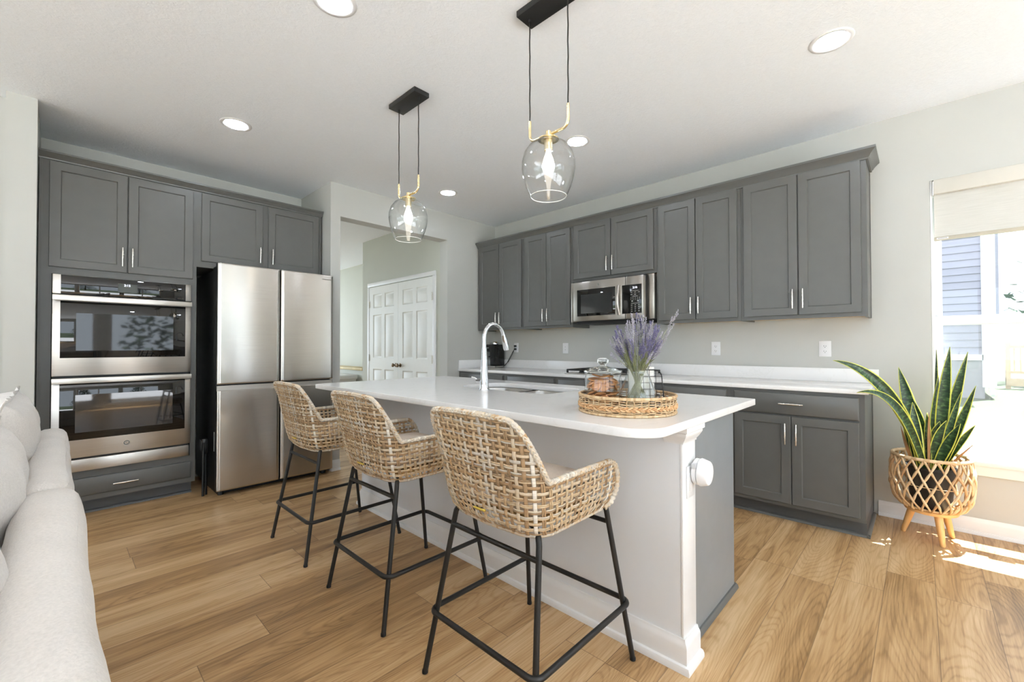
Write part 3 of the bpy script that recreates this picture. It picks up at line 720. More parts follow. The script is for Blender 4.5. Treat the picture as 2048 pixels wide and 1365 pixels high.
# ================================================================== BACK RUN: base cabinets, counter
PC = on_back(-.61)
BS = [(.002, .80, [(.045, .755)], [(.045, .397), (.403, .755)], 'charcoal base cabinet in the corner under the coffee maker'),
      (.80, 1.485, [(.83, 1.455)], [(.83, 1.139), (1.145, 1.455)], 'charcoal base cabinet just left of the cooktop'),
      (1.485, 2.372, [(1.515, 2.342)], [(1.515, 1.925), (1.931, 2.342)], 'charcoal base cabinet under the cooktop'),
      (2.372, 3.068, [(2.402, 3.041)], [(2.402, 2.718), (2.724, 3.041)], 'charcoal base cabinet just right of the cooktop'),
      (3.068, 3.820, [(3.096, 3.797)], [(3.096, 3.441), (3.447, 3.795)], 'charcoal base cabinet at the window end of the back counter')]
for (x0, x1, dr, ds, lab) in BS:
    t = thing('base_cabinet', lab, 'cabinet', ((x0 + x1) / 2, -.3, 0), 'charcoal base cabinets under the back counter')
    x0 += .0006; x1 -= .0006
    end = x1 > 3.8
    MB().box(x0, x1, -.61, -.004, .105, .8835).build('carcass', M['cab'], t)
    MB().box(x0, x1, -.535, -.004, 0, .105).build('toe_kick', M['cabdark'], t)
    sm = MB().prism([(-.535, 0), (-.553, 0), (-.551, .009), (-.544, .016), (-.535, .018)], 0, x0, x1 + (.018 if end else 0))
    if end: sm.prism([(0, 3.8195), (0, 3.8375), (.009, 3.8355), (.016, 3.8285), (.018, 3.8195)], 1, -.553, -.03)
    sm.build('shoe_molding', M['cab'], t)
    for a, b in dr:
        d = slab_front(PC, a, b, .722, .862).build('drawer', M['cab'], t); pull(PC, (a + b) / 2, .795, .02, False).build('handle', M['nickel'], d)
    for i, (a, b) in enumerate(ds):
        d = shaker(PC, a, b, .133, .711).build('door', M['cab'], t)
        pull(PC, b - .028 if i == 0 else a + .028, .597, .02).build('handle', M['nickel'], d)
    if end: MB().box(3.8194, 3.8225, -.61, -.59, .105, .883).box(3.8194, 3.8225, -.024, -.004, .02, .883).build('end_stile', M['cab'], t)
ct = thing('back_countertop', 'long white quartz countertop along the wall under the outlets', 'countertop', (1.9, -.3, .884))
MB().box(.0015, 3.843, -.63, -.0015, .884, .914, .003).build('counter_slab', M['quartz'], ct)
MB().box(.0015, 3.858, -.0215, -.0015, .9141, 1.014, .002).box(.0015, .0215, -.625, -.0215, .9141, 1.014, .002).build('backsplash', M['quartz'], ct)

# cooktop
ck = thing('gas_cooktop', 'steel gas cooktop with black iron grates on the back counter below the microwave', 'cooktop', (1.93, -.32, .914))
MB().box(1.55, 2.31, -.57, -.06, .9142, .924, .004).build('cooktop_plate', M['steel'], ck)
for k in range(3):
    g = MB(); a = 1.565 + k * .245; b = a + .24; y0, y1 = -.555, -.075; z0, z1 = .946, .960
    g.box(a, b, y0, y0 + .014, z0, z1, .002).box(a, b, y1 - .014, y1, z0, z1, .002).box(a, a + .014, y0, y1, z0, z1, .002).box(b - .014, b, y0, y1, z0, z1, .002)
    g.box((a + b) / 2 - .006, (a + b) / 2 + .006, y0, y1, z0, z1, .002)
    for y in (-.43, -.315, -.20): g.box(a, b, y - .006, y + .006, z0, z1, .002)
    for xx in (a + .007, b - .007):
        for yy in (y0 + .007, y1 - .007): g.box(xx - .007, xx + .007, yy - .007, yy + .007, .924, z0 + .002)
    g.build('grate', M['blackmetal'], ck)
for (x, y, r) in ((1.685, -.2, .04), (1.685, -.43, .05), (1.93, -.315, .055), (2.175, -.2, .045), (2.175, -.43, .04)):
    MB().lathe([(r, .924), (r, .932), (r * .8, .938), (.0001, .939)], (x, y, 0), 20).build('burner', M['blackmetal'], ck)

# coffee maker
cm = thing('coffee_maker', 'black coffee maker with steel base and glass carafe in the counter corner', 'coffee maker', (.12, -.12, .914))
MB().rbox(.022, .212, -.215, -.03, .9142, .936, .02, 6).build('base_plate', M['steel'], cm)
MB().box(.115, .208, -.205, -.034, .936, 1.205, .008).box(.028, .115, -.09, -.034, .936, 1.205, .006).box(.028, .115, -.20, -.09, 1.115, 1.205, .006).build('housing', M['blackgloss'], cm)
MB().lathe([(.042, 1.205), (.046, 1.21), (.046, 1.232), (.04, 1.24), (.0001, 1.241)], (.135, -.13, 0), 24).build('lid_ring', M['chrome'], cm)
MB().box(.20, .2125, -.15, -.09, 1.04, 1.13, .004).build('water_gauge', M['blackplastic'], cm)
mk = MB()
for i in range(4): mk.box(.045 + i * .012, .054 + i * .012, -.2012, -.2, 1.158, 1.168)
mk.build('maker_lettering', M['print'], cm)
ca = thing('coffee_carafe', 'small glass coffee carafe on the warming plate of the coffee maker', 'carafe', (.07, -.15, .936))
MB().shell([(.030, .938), (.040, .945), (.042, .99), (.034, 1.03), (.028, 1.04), (.026, 1.04), (.032, 1.028), (.040, .99), (.038, .947), (.029, .941)], (.07, -.15, 0), 24).build('carafe_glass', M['jar'], ca)
MB().lathe([(.029, 1.0405), (.03, 1.052), (.024, 1.058), (.0001, 1.059)], (.07, -.15, 0), 20).build('carafe_lid', M['blackplastic'], ca)
MB().tube([(.098, -.17, 1.03), (.113, -.182, 1.02), (.113, -.182, .975), (.101, -.172, .962)], .006, 8).build('carafe_handle', M['blackplastic'], ca)

# outlets on the back wall
def outlet(x, z, lab, duplex=True, face='y'):
    t = thing('wall_outlet', lab, 'outlet', (x, 0, z), 'white outlet plates above the back counter')
    MB().box(x - .038, x + .038, -.0055, -.0005, z - .059, z + .059, .002).build('cover_plate', M['plastic'], t)
    if duplex:
        for s_ in (-1, 1):
            zc = z + s_ * .0195
            r = MB().lathe([(.0168, .0055), (.0168, .0075), (.0001, .0076)], (x, 0, zc), 20, axis='y').build('receptacle', M['plastic'], t)
            MB().box(x - .0075, x - .0055, -.0082, -.0074, zc - .003, zc + .0065).box(x + .0055, x + .0075, -.0082, -.0074, zc - .003, zc + .005).box(x - .002, x + .002, -.0082, -.0074, zc - .011, zc - .0065).build('slots', M['dark'], r)
    else:
        r = MB().box(x - .0165, x + .0165, -.0085, -.0055, z - .033, z + .033, .001).build('rocker_insert', M['plastic'], t)
        MB().box(x - .002, x + .002, -.0092, -.0084, z + .012, z + .018).box(x - .002, x + .002, -.0092, -.0084, z - .018, z - .012).build('slots', M['dark'], r)
    return t
outlet(.385, 1.165, 'white outlet plate beside the coffee maker with two black plugs in it')
outlet(1.148, 1.158, 'white wall plate midway between the coffee maker and the cooktop', False)
outlet(2.77, 1.158, 'white duplex outlet on the wall just right of the cooktop')
outlet(3.55, 1.158, 'white duplex outlet nearest the end of the counter by the snake plant')
for k, z in enumerate((1.185, 1.146)):
    t = thing('power_plug', ('upper' if k == 0 else 'lower') + ' black plug in the outlet beside the coffee maker', 'plug', (.385, -.02, z), 'plugs beside the coffee maker')
    MB().rbox(.372, .398, -.038, -.0085, z - .011, z + .011, .006, 5).build('plug_body', M['blackplastic'], t)
    MB().tube([(.385, -.037, z), (.37, -.05, z - .03), (.33, -.05, 1.06), (.27, -.045, .98), (.222, -.05, .93)] if k else [(.385, -.037, z), (.40, -.05, z - .03), (.36, -.052, 1.08), (.30, -.06, .99), (.222, -.07, .925)], .003, 6).build('cord', M['blackplastic'], t)

# ================================================================== ISLAND
il = thing('kitchen_island', 'kitchen island base with pale half wall on the stool side and grey end panel', 'island', (2.2, -2.0, 0))
MB().box(1.02, 3.424, -2.39, -2.272, 0, .8835).build('half_wall', M['wall_white'], il)
MB().box(3.4242, 3.434, -2.392, -2.270, .10, .82, .002).build('end_casing', M['trim'], il)
cp_ = MB(); prof = [(0, .818), (.004, .818), (.004, .824), (.010, .832), (.018, .846), (.021, .852), (.021, .860), (.027, .864), (.027, .8835), (0, .8835)]
cp_.sweep(prof, [(3.365, -2.392), (3.434, -2.392), (3.434, -2.270), (3.405, -2.270)]); cp_.build('corbel', M['trim'], il)
IB = [(0, 0), (.030, 0), (.030, .014), (.025, .024), (.016, .027), (.016, .085), (.013, .095), (.008, .102), (.006, .112), (0, .112)]
MB().sweep(IB, [(1.02, -2.272), (1.02, -2.39), (3.434, -2.39), (3.434, -2.272)]).build('baseboard', M['trim'], il)
MB().box(1.03, 1.05, -2.2715, -1.69, .0, .8835).box(3.375, 3.395, -2.2715, -1.69, .0, .8835).box(1.05, 3.375, -1.71, -1.69, .0, .8835).box(1.05, 3.375, -2.2715, -2.255, .0, .8835).box(1.05, 3.375, -2.255, -1.71, .08, .10).build('cabinet_box', M['cab'], il)
MB().box(3.3952, 3.40, -2.271, -1.69, .022, .8835).build('end_panel', mat('window_lit_grey_panel', rgb(132, 138, 143), .26, vary=.02), il)  # cabinet grey lightened and cooled to imitate window light on this end
MB().prism([(0, 3.395), (0, 3.416), (.012, 3.413), (.020, 3.406), (.022, 3.395)], 1, -2.262, -1.676).build('shoe_molding', M['cab'], il)

# island countertop with sink cut-out (2D curve, holes filled by the curve itself)
def rrect(x0, x1, y0, y1, rs, n=10):
    P = []
    for (cx, cy, a0, r) in ((x1 - rs[0], y0 + rs[0], -PI / 2, rs[0]), (x1 - rs[1], y1 - rs[1], 0, rs[1]), (x0 + rs[2], y1 - rs[2], PI / 2, rs[2]), (x0 + rs[3], y0 + rs[3], PI, rs[3])):
        for i in range(n + 1):
            a = a0 + PI / 2 * i / n; P.append((cx + r * math.cos(a), cy + r * math.sin(a)))
    return P
def slab2d(outlines, z0, z1, bev):
    cu = bpy.data.curves.new('outline', 'CURVE'); cu.dimensions = '2D'; cu.fill_mode = 'BOTH'
    for P in outlines:
        sp_ = cu.splines.new('POLY'); sp_.points.add(len(P) - 1); sp_.use_cyclic_u = True
        for q, p in zip(sp_.points, P): q.co = (p[0], p[1], 0, 1)
    cu.extrude = (z1 - z0) / 2 - bev; cu.bevel_depth = bev; cu.bevel_resolution = 2; cu.offset = -bev
    o = bpy.data.objects.new('outline', cu); COL.objects.link(o); bpy.context.view_layer.update()
    me = bpy.data.meshes.new_from_object(o.evaluated_get(bpy.context.evaluated_depsgraph_get()))
    mb = MB().add([(v.co.x, v.co.y, v.co.z + (z0 + z1) / 2) for v in me.vertices], [tuple(p.vertices) for p in me.polygons])
    bpy.data.objects.remove(o); bpy.data.curves.remove(cu); bpy.data.meshes.remove(me); return mb
SX0, SX1, SY0, SY1 = 1.80, 2.565, -2.125, -1.735
it_ = slab2d([rrect(.937, 3.468, -2.712, -1.557, (.115, .012, .012, .03), 12), rrect(SX0, SX1, SY0, SY1, (.07, .07, .12, .12))], .884, .914, .0025).build('island_countertop', M['quartz'], None, ang=30)
tag(it_, 'white quartz island countertop with rounded near corner carrying the sink and wicker tray', 'countertop')
sk = thing('undermount_sink', 'stainless double-bowl sink set under the island countertop', 'sink', (2.18, -1.93, .70))
def bowl(x0, x1, y0, y1, zt, zb, rs):
    L = [(0, zt), (.004, zt - .004), (.012, zb + .05), (.03, zb + .01), (.06, zb)]; mb = MB(); vs = []; fs = []
    for ins, z in L: vs += [(p[0], p[1], z) for p in rrect(x0 + ins, x1 - ins, y0 + ins, y1 - ins, [max(.01, r - ins * .5) for r in rs], 6)]
    n = len(vs) // len(L)
    for k in range(len(L) - 1):
        for i in range(n): fs.append((k * n + i, k * n + (i + 1) % n, k * n + n + (i + 1) % n, k * n + n + i))
    fs.append(tuple(range((len(L) - 1) * n, len(L) * n)))
    return mb.add(vs, fs)
bowl(SX0 - .004, 2.175, SY0 - .004, SY1 + .004, .8836, .69, (.06, .06, .12, .12)).build('bowl', M['bowl'], sk)
bowl(2.198, SX1 + .004, SY0 - .004, SY1 + .004, .8836, .70, (.07, .07, .06, .06)).build('bowl', M['bowl'], sk)
MB().box(2.1755, 2.1975, SY0 + .02, SY1 - .02, .84, .876, .006).build('divider', M['bowl'], sk)
for x in (1.985, 2.38): MB().lathe([(.045, .7015), (.045, .7035), (.03, .7035), (.028, .7005)], (x, -1.93, 0), 24).build('drain', M['chrome'], sk)

# faucet
fa = thing('kitchen_faucet', 'tall chrome pull-down gooseneck faucet at the island sink', 'faucet', (2.147, -2.185, .914))
MB().lathe([(.030, .9142), (.030, .92), (.027, .925), (.0255, .95), (.021, 1.03), (.0165, 1.12), (.0148, 1.17), (.0001, 1.171)], (2.147, -2.185, 0), 24).build('faucet_body', M['chrome'], fa)
arc = [(2.147, -2.185, 1.16), (2.147, -2.185, 1.23)]
cyc, czc, rad = -2.185 + .083, 1.235, .083
for i in range(0, 17):
    a = PI - i / 16 * (PI * .93); arc.append((2.147, cyc + rad * math.cos(a), czc + rad * math.sin(a)))
MB().tube(arc, .0118, 14).build('gooseneck', M['chrome'], fa)
e = Vector(arc[-1]); dirn = (Vector(arc[-1]) - Vector(arc[-2])).normalized()
MB().tube([e - dirn * .004, e + dirn * .01, e + dirn * .03, e + dirn * .085, e + dirn * .1], .016, 16, rf=lambda k: (.0135, .0135, .0165, .0205, .019)[k]).build('spray_head', M['chrome'], fa)
MB().tube([(2.124, -2.185, .967), (2.085, -2.185, .967)], .0155, 14).tube([(2.093, -2.185, .967), (2.075, -2.20, .985), (2.062, -2.215, .99)], .006, 8, rf=lambda k: (.007, .006, .005)[k]).build('lever_handle', M['chrome'], fa)

# plug-in freshener + its outlet on the island end
t = thing('island_outlet', 'white rocker-style outlet plate on the white end post of the island', 'outlet', (3.437, -2.325, .67))
MB().box(3.4345, 3.439, -2.362, -2.290, .612, .730, .002).build('cover_plate', M['plastic'], t)
MB().box(3.439, 3.4412, -2.343, -2.309, .637, .705, .001).build('receptacle', M['plastic'], t)
t = thing('plug_in_freshener', 'round white plug-in air freshener on the end post of the island', 'air freshener', (3.47, -2.29, .705))
c0 = (3.4, -2.295, .703)
MB().lathe([(.044, .0425), (.049, .046), (.049, .060), (.044, .062), (.0001, .0621)], c0, 32, axis='x').build('back_shell', M['plastic'], t)
MB().lathe([(.0495, .0625), (.052, .066), (.0515, .070), (.045, .092), (.042, .095), (.0001, .096)], c0, 32, axis='x').build('dome', M['plastic'], t)
MB().box(3.446, 3.4615, -2.345, -2.31, .722, .742, .002).build('refill_slot', M['airgrey'], t)

# ================================================================== STOOLS
def make_stool(label):
    t = thing('bar_stool', label, 'bar stool', (0, 0, 0), 'woven bar stools along the island')
    def lerp(a, b, q): return a + (b - a) * q
    def tab(T, z):
        if z <= T[0][0]: return T[0][1]
        for (z0, a), (z1, b) in zip(T, T[1:]):
            if z <= z1:
                q = (z - z0) / (z1 - z0)
                return lerp(a, b, q)
        return T[-1][1]
    TW = [(.586, .192), (.594, .212), (.612, .223), (.66, .233), (.75, .243), (.965, .258)]
    TB = [(.586, .192), (.594, .216), (.612, .232), (.66, .246), (.75, .262), (.965, .305)]
    TF = [(.588, .140), (.597, .165), (.615, .188), (.66, .208), (.765, .214)]
    RC = .085; LS, LA, LB = .395, .134, .340; TOT = 2 * LS + 2 * LA + LB
    def plan(s, z):
        w, b, f = tab(TW, z), tab(TB, z), tab(TF, z)
        if s > TOT / 2: sg = -1; q = TOT - s
        else: sg = 1; q = s
        if q <= LS: return Vector((sg * w, f + (-(b - RC) - f) * (q / LS), z))
        if q <= LS + LA:
            a = (q - LS) / LA * PI / 2; return Vector((sg * (w - RC + RC * math.cos(a)), -(b - RC) - RC * math.sin(a), z))
        return Vector((sg * (w - RC) * (1 - (q - LS - LA) / (LB / 2)), -b - .012 * (1 - ((q - LS - LA) / (LB / 2) - 1) ** 2) * 0 - .01 * ((q - LS - LA) / (LB / 2)), z))
    def top(s):
        q = min(s, TOT - s)
        if q < .085: 
            k = q / .085; return .655 + (.770 - .655) * math.sqrt(max(0, 1 - (1 - k) ** 2))
        j0, j1 = LS + .020, LS + LA + .014
        if q <= j0: return .770 + .0 * q
        if q >= j1: return .962 + .006 * min(1, (q - j1) / .1)
        k = (q - j0) / (j1 - j0)
        return .770 + .192 * (1 - (1 - k) ** 2.3) ** 1.25
    def surf(s, z, off):
        p = plan(s, z); e = .004
        ds = plan(min(TOT, s + e), z) - plan(max(0, s - e), z); dz = plan(s, z + e) - plan(s, z - e)
        n = ds.cross(dz)
        n.normalize()
        if (Vector((p.x, p.y + .02, 0))).dot(n) < 0: n = -n
        return p + n * off, ds.normalized(), dz.normalized(), n
    PV, PH = .0272, .0196
    Z0 = .600
    A = .0017
    mb = MB(); rnd = random.Random(3)
    def ribbon(pts, wdir, nrm, hw, ht, u):
        m = len(pts); n = 6; vs = []; fs = []; uv = []; L = 0
        for k in range(m):
            if k: L += (pts[k] - pts[k - 1]).length
            for i in range(n):
                a = 2 * PI * i / n; vs.append(pts[k] + wdir[k] * math.cos(a) * hw + nrm[k] * math.sin(a) * ht); uv.append((u, L))
        for k in range(m - 1):
            for i in range(n): fs.append((k * n + i, k * n + (i + 1) % n, k * n + n + (i + 1) % n, k * n + n + i))
        fs.append(tuple(range(n - 1, -1, -1))); fs.append(tuple((m - 1) * n + i for i in range(n)))
        mb.add(vs, fs, uv)
    nrows = 19
    for j in range(nrows):
        zc = Z0 + j * PH
        # spans where the shell is higher than this row
        seg = []; runs = []; s = 0.0; step = PV / 3
        while s <= TOT + 1e-6:
            if top(s) > zc + .004: seg.append(s)
            elif seg: runs.append(seg); seg = []
            s += step
        if seg: runs.append(seg)
        for rn in runs:
            if len(rn) < 5: continue
            if zc > .70:      # the back is woven in two layers: strands of the inner one
                inner = [q for q in rn if LS - .02 < q < TOT - LS + .02]
                if len(inner) > 5:
                    P_ = []; Wd = []; Nn = []
                    for q in inner:
                        p, ds, dz, n = surf(q, zc + .004, -.013 + .002 * math.cos(PI * (q / PV + j))); P_.append(p); Wd.append(dz); Nn.append(n)
                    ribbon(P_, Wd, Nn, .0056, .0016, rnd.uniform(.1, .6))
            single = rnd.random() < .45
            for sub in ((0,) if single else (-1, 1)):
                u = min(1, max(0, rnd.gauss(.55, .24))); P_ = []; Wd = []; Nn = []
                for s in rn:
                    z = zc + sub * .0029
                    off = -A * math.cos(PI * (s / PV + j))
                    p, ds, dz, n = surf(s, z, off); P_.append(p); Wd.append(dz); Nn.append(n)
                ribbon(P_, Wd, Nn, .0055 if single else .0030, .0012, u)
    ncol = int(TOT / PV)
    for i in range(ncol + 1):
        s = i * PV; zt = top(s); z = .597; step = PH / 3; u = min(1, max(0, rnd.gauss(.5, .27)))
        zs = []; z = .590
        while z < zt - .002: zs.append(z); z += step
        if len(zs) < 3: continue
        for sub in ((0,) if rnd.random() < .8 else (-1, 1)):
            P_ = []; Wd = []; Nn = []
            for z in zs:
                off = A * math.cos(PI * ((z - Z0) / PH + i))
                p, ds, dz, n = surf(min(TOT - .001, max(.001, s + sub * .0036)), z, off); P_.append(p); Wd.append(ds); Nn.append(n)
            ribbon(P_, Wd, Nn, .0067 if sub == 0 else .0033, .0012, u)
    mb.build('woven_shell', M['cane'], t, ang=180, fix=False)
    # bound rim along the top edge and round the lower edge
    rim = MB(); pts = []; n = 330
    edge = []
    for k in range(n + 1):
        s = TOT * k / n; edge.append(plan(s, top(s)))
    fr_ = [plan(0, z) for z in (.594, .612, .63, .645)]; bk_ = [plan(TOT, z) for z in (.645, .63, .612, .594)]
    path = fr_ + edge + bk_
    # resample evenly
    d = [0]
    for a, b in zip(path, path[1:]): d.append(d[-1] + (b - a).length)
    def at(L):
        for k in range(len(d) - 1):
            if L <= d[k + 1]: return path[k].lerp(path[k + 1], (L - d[k]) / max(1e-9, d[k + 1] - d[k]))
        return path[-1]
    stepL = .0034; cnt = int(d[-1] / stepL); res = [at(k * stepL) for k in range(cnt + 1)]
    rr = random.Random(9); tone = [min(1, max(0, rr.gauss(.72, .2))) for _ in range(400)]
    rim.tube(res, .011, 8, rf=lambda k: .0088 + .0018 * abs(math.sin(PI * k / 4)), uvf=lambda k: (tone[k // 4], k * .004))
    # braid along the rim's crest
    for ph in (0, 1):
        bp = []
        for k in range(0, len(res)):
            tdir = (res[min(len(res) - 1, k + 1)] - res[max(0, k - 1)]).normalized()
            nrm = Vector((res[k].x, res[k].y + .02, 0)); nrm = (nrm - tdir * nrm.dot(tdir)).normalized(); w = tdir.cross(nrm)
            a = PI * (k / 4.5) + ph * PI; bp.append(res[k] + nrm * (.0082 + .0020 * math.sin(2 * a) ) + w * .0042 * math.cos(a))
        rim.tube(bp, .0027, 5, uvf=lambda k: (tone[(k // 9 * 2 + ph) % 400], k * .004))
    low = []
    for k in range(120): low.append(plan(TOT * k / 119, .592))
    low += [low[-1].lerp(low[0], q / 14) for q in range(1, 14)]
    rim.tube(low, .0085, 7, closed=True, rf=lambda k: .0078 + .0015 * abs(math.sin(k * 1.3)), uvf=lambda k: (tone[k], k * .004))
    rim.build('bound_rim', M['cane'], t, ang=180, fix=False)
    MB().box(-.165, .165, -.165, .14, .602, .616, .006).build('seat_base', M['rawwood'], t)
    cu_ = MB().rbox(-.198, .198, -.205, .175, .640, .708, .032, 8, puff=.012); cu_.build('seat_cushion', M['cushion'], t, ang=180)
    Rl = .0098
    for sx in (-1, 1):
        for sy in (-1, 1):
            fx, fyy = .257, (.282 if sy > 0 else .29)
            tx, ty = .207, .205
            pts = [(sx * .10, sy * .13, .597), (sx * .165, sy * .165, .597)]
            for q in range(1, 6):
                a = q / 5; pts.append((sx * (.165 + .035 * math.sin(a * PI / 2)), sy * (.165 + .030 * math.sin(a * PI / 2)), .597 - .032 * (1 - math.cos(a * PI / 2))))
            pts += [(sx * fx, sy * fyy, .006)]
            lg_ = MB().tube(pts, Rl, 12); lg_.build('leg', M['blackmetal'], t)
            MB().lathe([(Rl * .8, 0), (Rl * 1.12, .002), (Rl * 1.12, .012), (Rl, .014)], (sx * fx, sy * fyy, 0), 12).build('foot_cap', M['blackplastic'], t)
    hx, hy, zr, rc_ = .252, .272, .222, .035
    ring = [(x, y, zr) for x, y in rrect(-hx, hx, -hy, hy, (rc_,) * 4, 6)]
    MB().tube(ring, Rl, 12, closed=True).build('footrest_ring', M['blackmetal'], t)
    for sy in (-1, 1): MB().tube([(-.2055, sy * .2045, .525), (.2055, sy * .2045, .525)], .0085, 10).build('crossbar', M['blackmetal'], t)
    p, ds, dz, n_ = surf(TOT / 2 - .035, .655, .0072)
    tg = MB(); P_ = [surf(TOT / 2 + q * .0045, .650 , .0078)[0] for q in range(-7, 8)]
    tg.tube(P_, .0042, 6, rf=lambda k: .0034 + .0012 * (k % 2)); tg.build('gold_tie', M['yellowtag'], t, ang=180)
    return t
st1 = make_stool('woven rattan bar stool nearest the refrigerator, its back facing the room')
st1.location = (1.415, -2.757, 0)
dup(st1, (2.215, -2.757, 0), 'middle woven rattan bar stool of the three at the island')
dup(st1, (3.018, -2.757, 0), 'woven rattan bar stool nearest the island end post and wicker tray')

# ================================================================== PENDANTS AND DOWNLIGHTS
def make_pendant(cx, cy_, label):
    t = thing('pendant_light', label, 'pendant light', (cx, cy_, ZC), 'clear glass pendants over the island')
    MB().box(cx - .147, cx + .147, cy_ - .054, cy_ + .054, ZC - .03, ZC - .0005, .002).build('canopy', M['blackmetal'], t)
    for sx in (-1, 1):
        pts = [(cx + sx * .111 + .0012 * math.sin(k * 1.7 + sx), cy_, ZC - .03 - k * (ZC - .03 - 2.236) / 14) for k in range(15)]
        co = MB().tube(pts, .0032, 8).build('cord', M['blackmetal'], t)
        MB().lathe([(.007, 2.715), (.007, 2.7305)], (cx + sx * .111, cy_, 0), 12).build('grommet', M['blackmetal'], co)
    arm = []
    for sx in (-1, 1):
        side = [(cx + sx * .111, cy_, 2.243), (cx + sx * .111, cy_, 2.175)]
        for q in range(1, 8):
            a = q / 7 * PI / 2; side.append((cx + sx * (.111 - .032 * (1 - math.cos(a))), cy_, 2.175 - .032 * math.sin(a)))
        side.append((cx + sx * .012, cy_, 2.143)); arm.append(side)
    MB().tube(arm[0] + arm[1][::-1], .0066, 12).build('brass_arm', M['brass'], t)
    MB().lathe([(.012, 2.128), (.012, 2.158), (.0001, 2.159)], (cx, cy_, 0), 20).lathe([(.047, 2.118), (.047, 2.122), (.02, 2.13), (.0001, 2.131)], (cx, cy_, 0), 32).build('brass_cap', M['brass'], t)
    MB().lathe([(.019, 2.070), (.019, 2.117)], (cx, cy_, 0), 20).build('socket', mat('socket_brass', (.8, .7, .5, 1), .3, 1.0), t)
    b = MB().lathe([(.010, 2.07), (.013, 2.055), (.022, 2.03), (.028, 2.005), (.028, 1.99), (.022, 1.972), (.010, 1.962), (.0001, 1.9605)][::-1], (cx, cy_, 0), 20).build('bulb', M['bulb'], t, ang=180)
    prof = [(.036, 2.116), (.060, 2.108), (.090, 2.088), (.110, 2.058), (.1205, 2.02), (.1215, 1.985), (.115, 1.945), (.103, 1.905), (.090, 1.875), (.082, 1.860)]
    g = MB().shell(prof + [(r - .0022, z) for r, z in prof[::-1]], (cx, cy_, 0), 48).build('glass_shade', M['glass'], t, ang=180)
    MB().tube([(cx + .081 * math.cos(2 * PI * k / 40), cy_ + .081 * math.sin(2 * PI * k / 40), 1.860) for k in range(40)], .0018, 6, closed=True).build('glass_lip', mat('frosted_lip', rgb(236, 236, 232), .2), g)
    return t
p1 = make_pendant(1.713, -2.44, 'clear glass pendant hanging over the refrigerator end of the island')
dup(p1, (2.850, -2.44, ZC), 'clear glass pendant hanging over the sink and tray end of the island')
def downlight(x, y, label):
    t = thing('recessed_light', label, 'ceiling light', (x, y, ZC), 'recessed lights in the kitchen ceiling')
    MB().lathe([(.0735, ZC - .001), (.077, ZC - .0055), (.096, ZC - .0035), (.098, ZC - .0005)], (x, y, 0), 40).build('trim_ring', M['trim'], t, ang=60)
    MB().lathe([(.0001, ZC - .0010), (.071, ZC - .0010), (.073, ZC - .0005)], (x, y, 0), 40).build('lit_lens', M['lens'], t)
    return t
dl = downlight(.555, -3.11, 'lit recessed ceiling light in front of the oven tower')
for x, y, lab in ((2.14, -3.11, 'lit recessed ceiling light at the top edge, left of the pendants'), (3.75, -1.225, 'lit recessed ceiling light over the floor near the window end of the cabinets'),
                  (2.165, -1.225, 'lit recessed ceiling light seen beside the larger near pendant'), (.56, -1.22, 'lit recessed ceiling light in front of the doorway corner'),
                  (3.75, -3.11, 'recessed ceiling light above the room side of the island end')):
    dup(dl, (x, y, ZC), lab)

# ================================================================== TRAY AND WHAT STANDS ON IT
TX, TY, TR = 3.195, -2.365, .1925
tr = thing('wicker_tray', 'round wicker tray with braided side standing on the near end of the island', 'tray', (TX, TY, .914))
zb = .9145
MB().lathe([(.0001, zb), (TR - .008, zb), (TR - .008, zb + .006), (.0001, zb + .006)], (TX, TY, 0), 48).build('tray_floor', M['trayweave'], tr)
w = MB(); rn = random.Random(5)
def hoop(z, R, r, n, amp=0, ph=0, nw=60, u=None):
    m = 240; k_ = rn.random() if u is None else u
    w.tube([(TX + (R + amp * math.cos(nw * PI * i / m * 2 / 2 + ph)) * math.cos(2 * PI * i / m), TY + (R + amp * math.cos(nw * PI * i / m + ph)) * math.sin(2 * PI * i / m), z + .0011 * math.sin(i * .37 + ph) + .0006 * math.sin(i * .91 + ph * 2)) for i in range(m)], r, n, closed=True, uvf=lambda k: (k_, k * .005))
for i in range(3): hoop(zb + .009 + i * .0045, TR - .004, .0021, 6, .0035, i * PI, 44)
for i in range(6): hoop(zb + .0405 + i * .0042, TR - .004, .0016, 6, .0038, i * PI, 44)
for i in range(44):
    a = 2 * PI * (i + .5) / 44; u_ = rn.random()
    w.tube([(TX + (TR - .004) * math.cos(a), TY + (TR - .004) * math.sin(a), zb + .002), (TX + (TR - .004) * math.cos(a), TY + (TR - .004) * math.sin(a), zb + .068)], .0024, 6, uvf=lambda k: (.5 + .5 * u_, k * .03))
w.build('wicker_side', M['trayweave'], tr, ang=180)
for (z, r_) in ((zb + .0045, .0055), (zb + .068, .0062)):
    w = MB(); m = 420; tones = [rn.random() for _ in range(150)]
    w.tube([(TX + (TR - .003) * math.cos(2 * PI * i / m), TY + (TR - .003) * math.sin(2 * PI * i / m), z) for i in range(m)], r_, 8, closed=True, rf=lambda k: r_ * (.88 + .16 * abs(math.sin(PI * k / 3))), uvf=lambda k: (.45 + .5 * tones[k // 3], k * .004))
    w.build('wrapped_rim', M['trayweave'], tr, ang=180)
w = MB()
for ph in range(3):
    m = 300; pts = []
    for i in range(m):
        a = 2 * PI * i / m; q = a * 22 + ph * 2 * PI / 3
        pts.append((TX + (TR - .003 + .0040 * math.sin(2 * q)) * math.cos(a), TY + (TR - .003 + .0040 * math.sin(2 * q)) * math.sin(a), zb + .0295 + .0065 * math.sin(q)))
    w.tube(pts, .0040, 7, closed=True, uvf=lambda k: (.25 * ph + .3, k * .01))
w.build('braided_band', M['braid'], tr, ang=180)

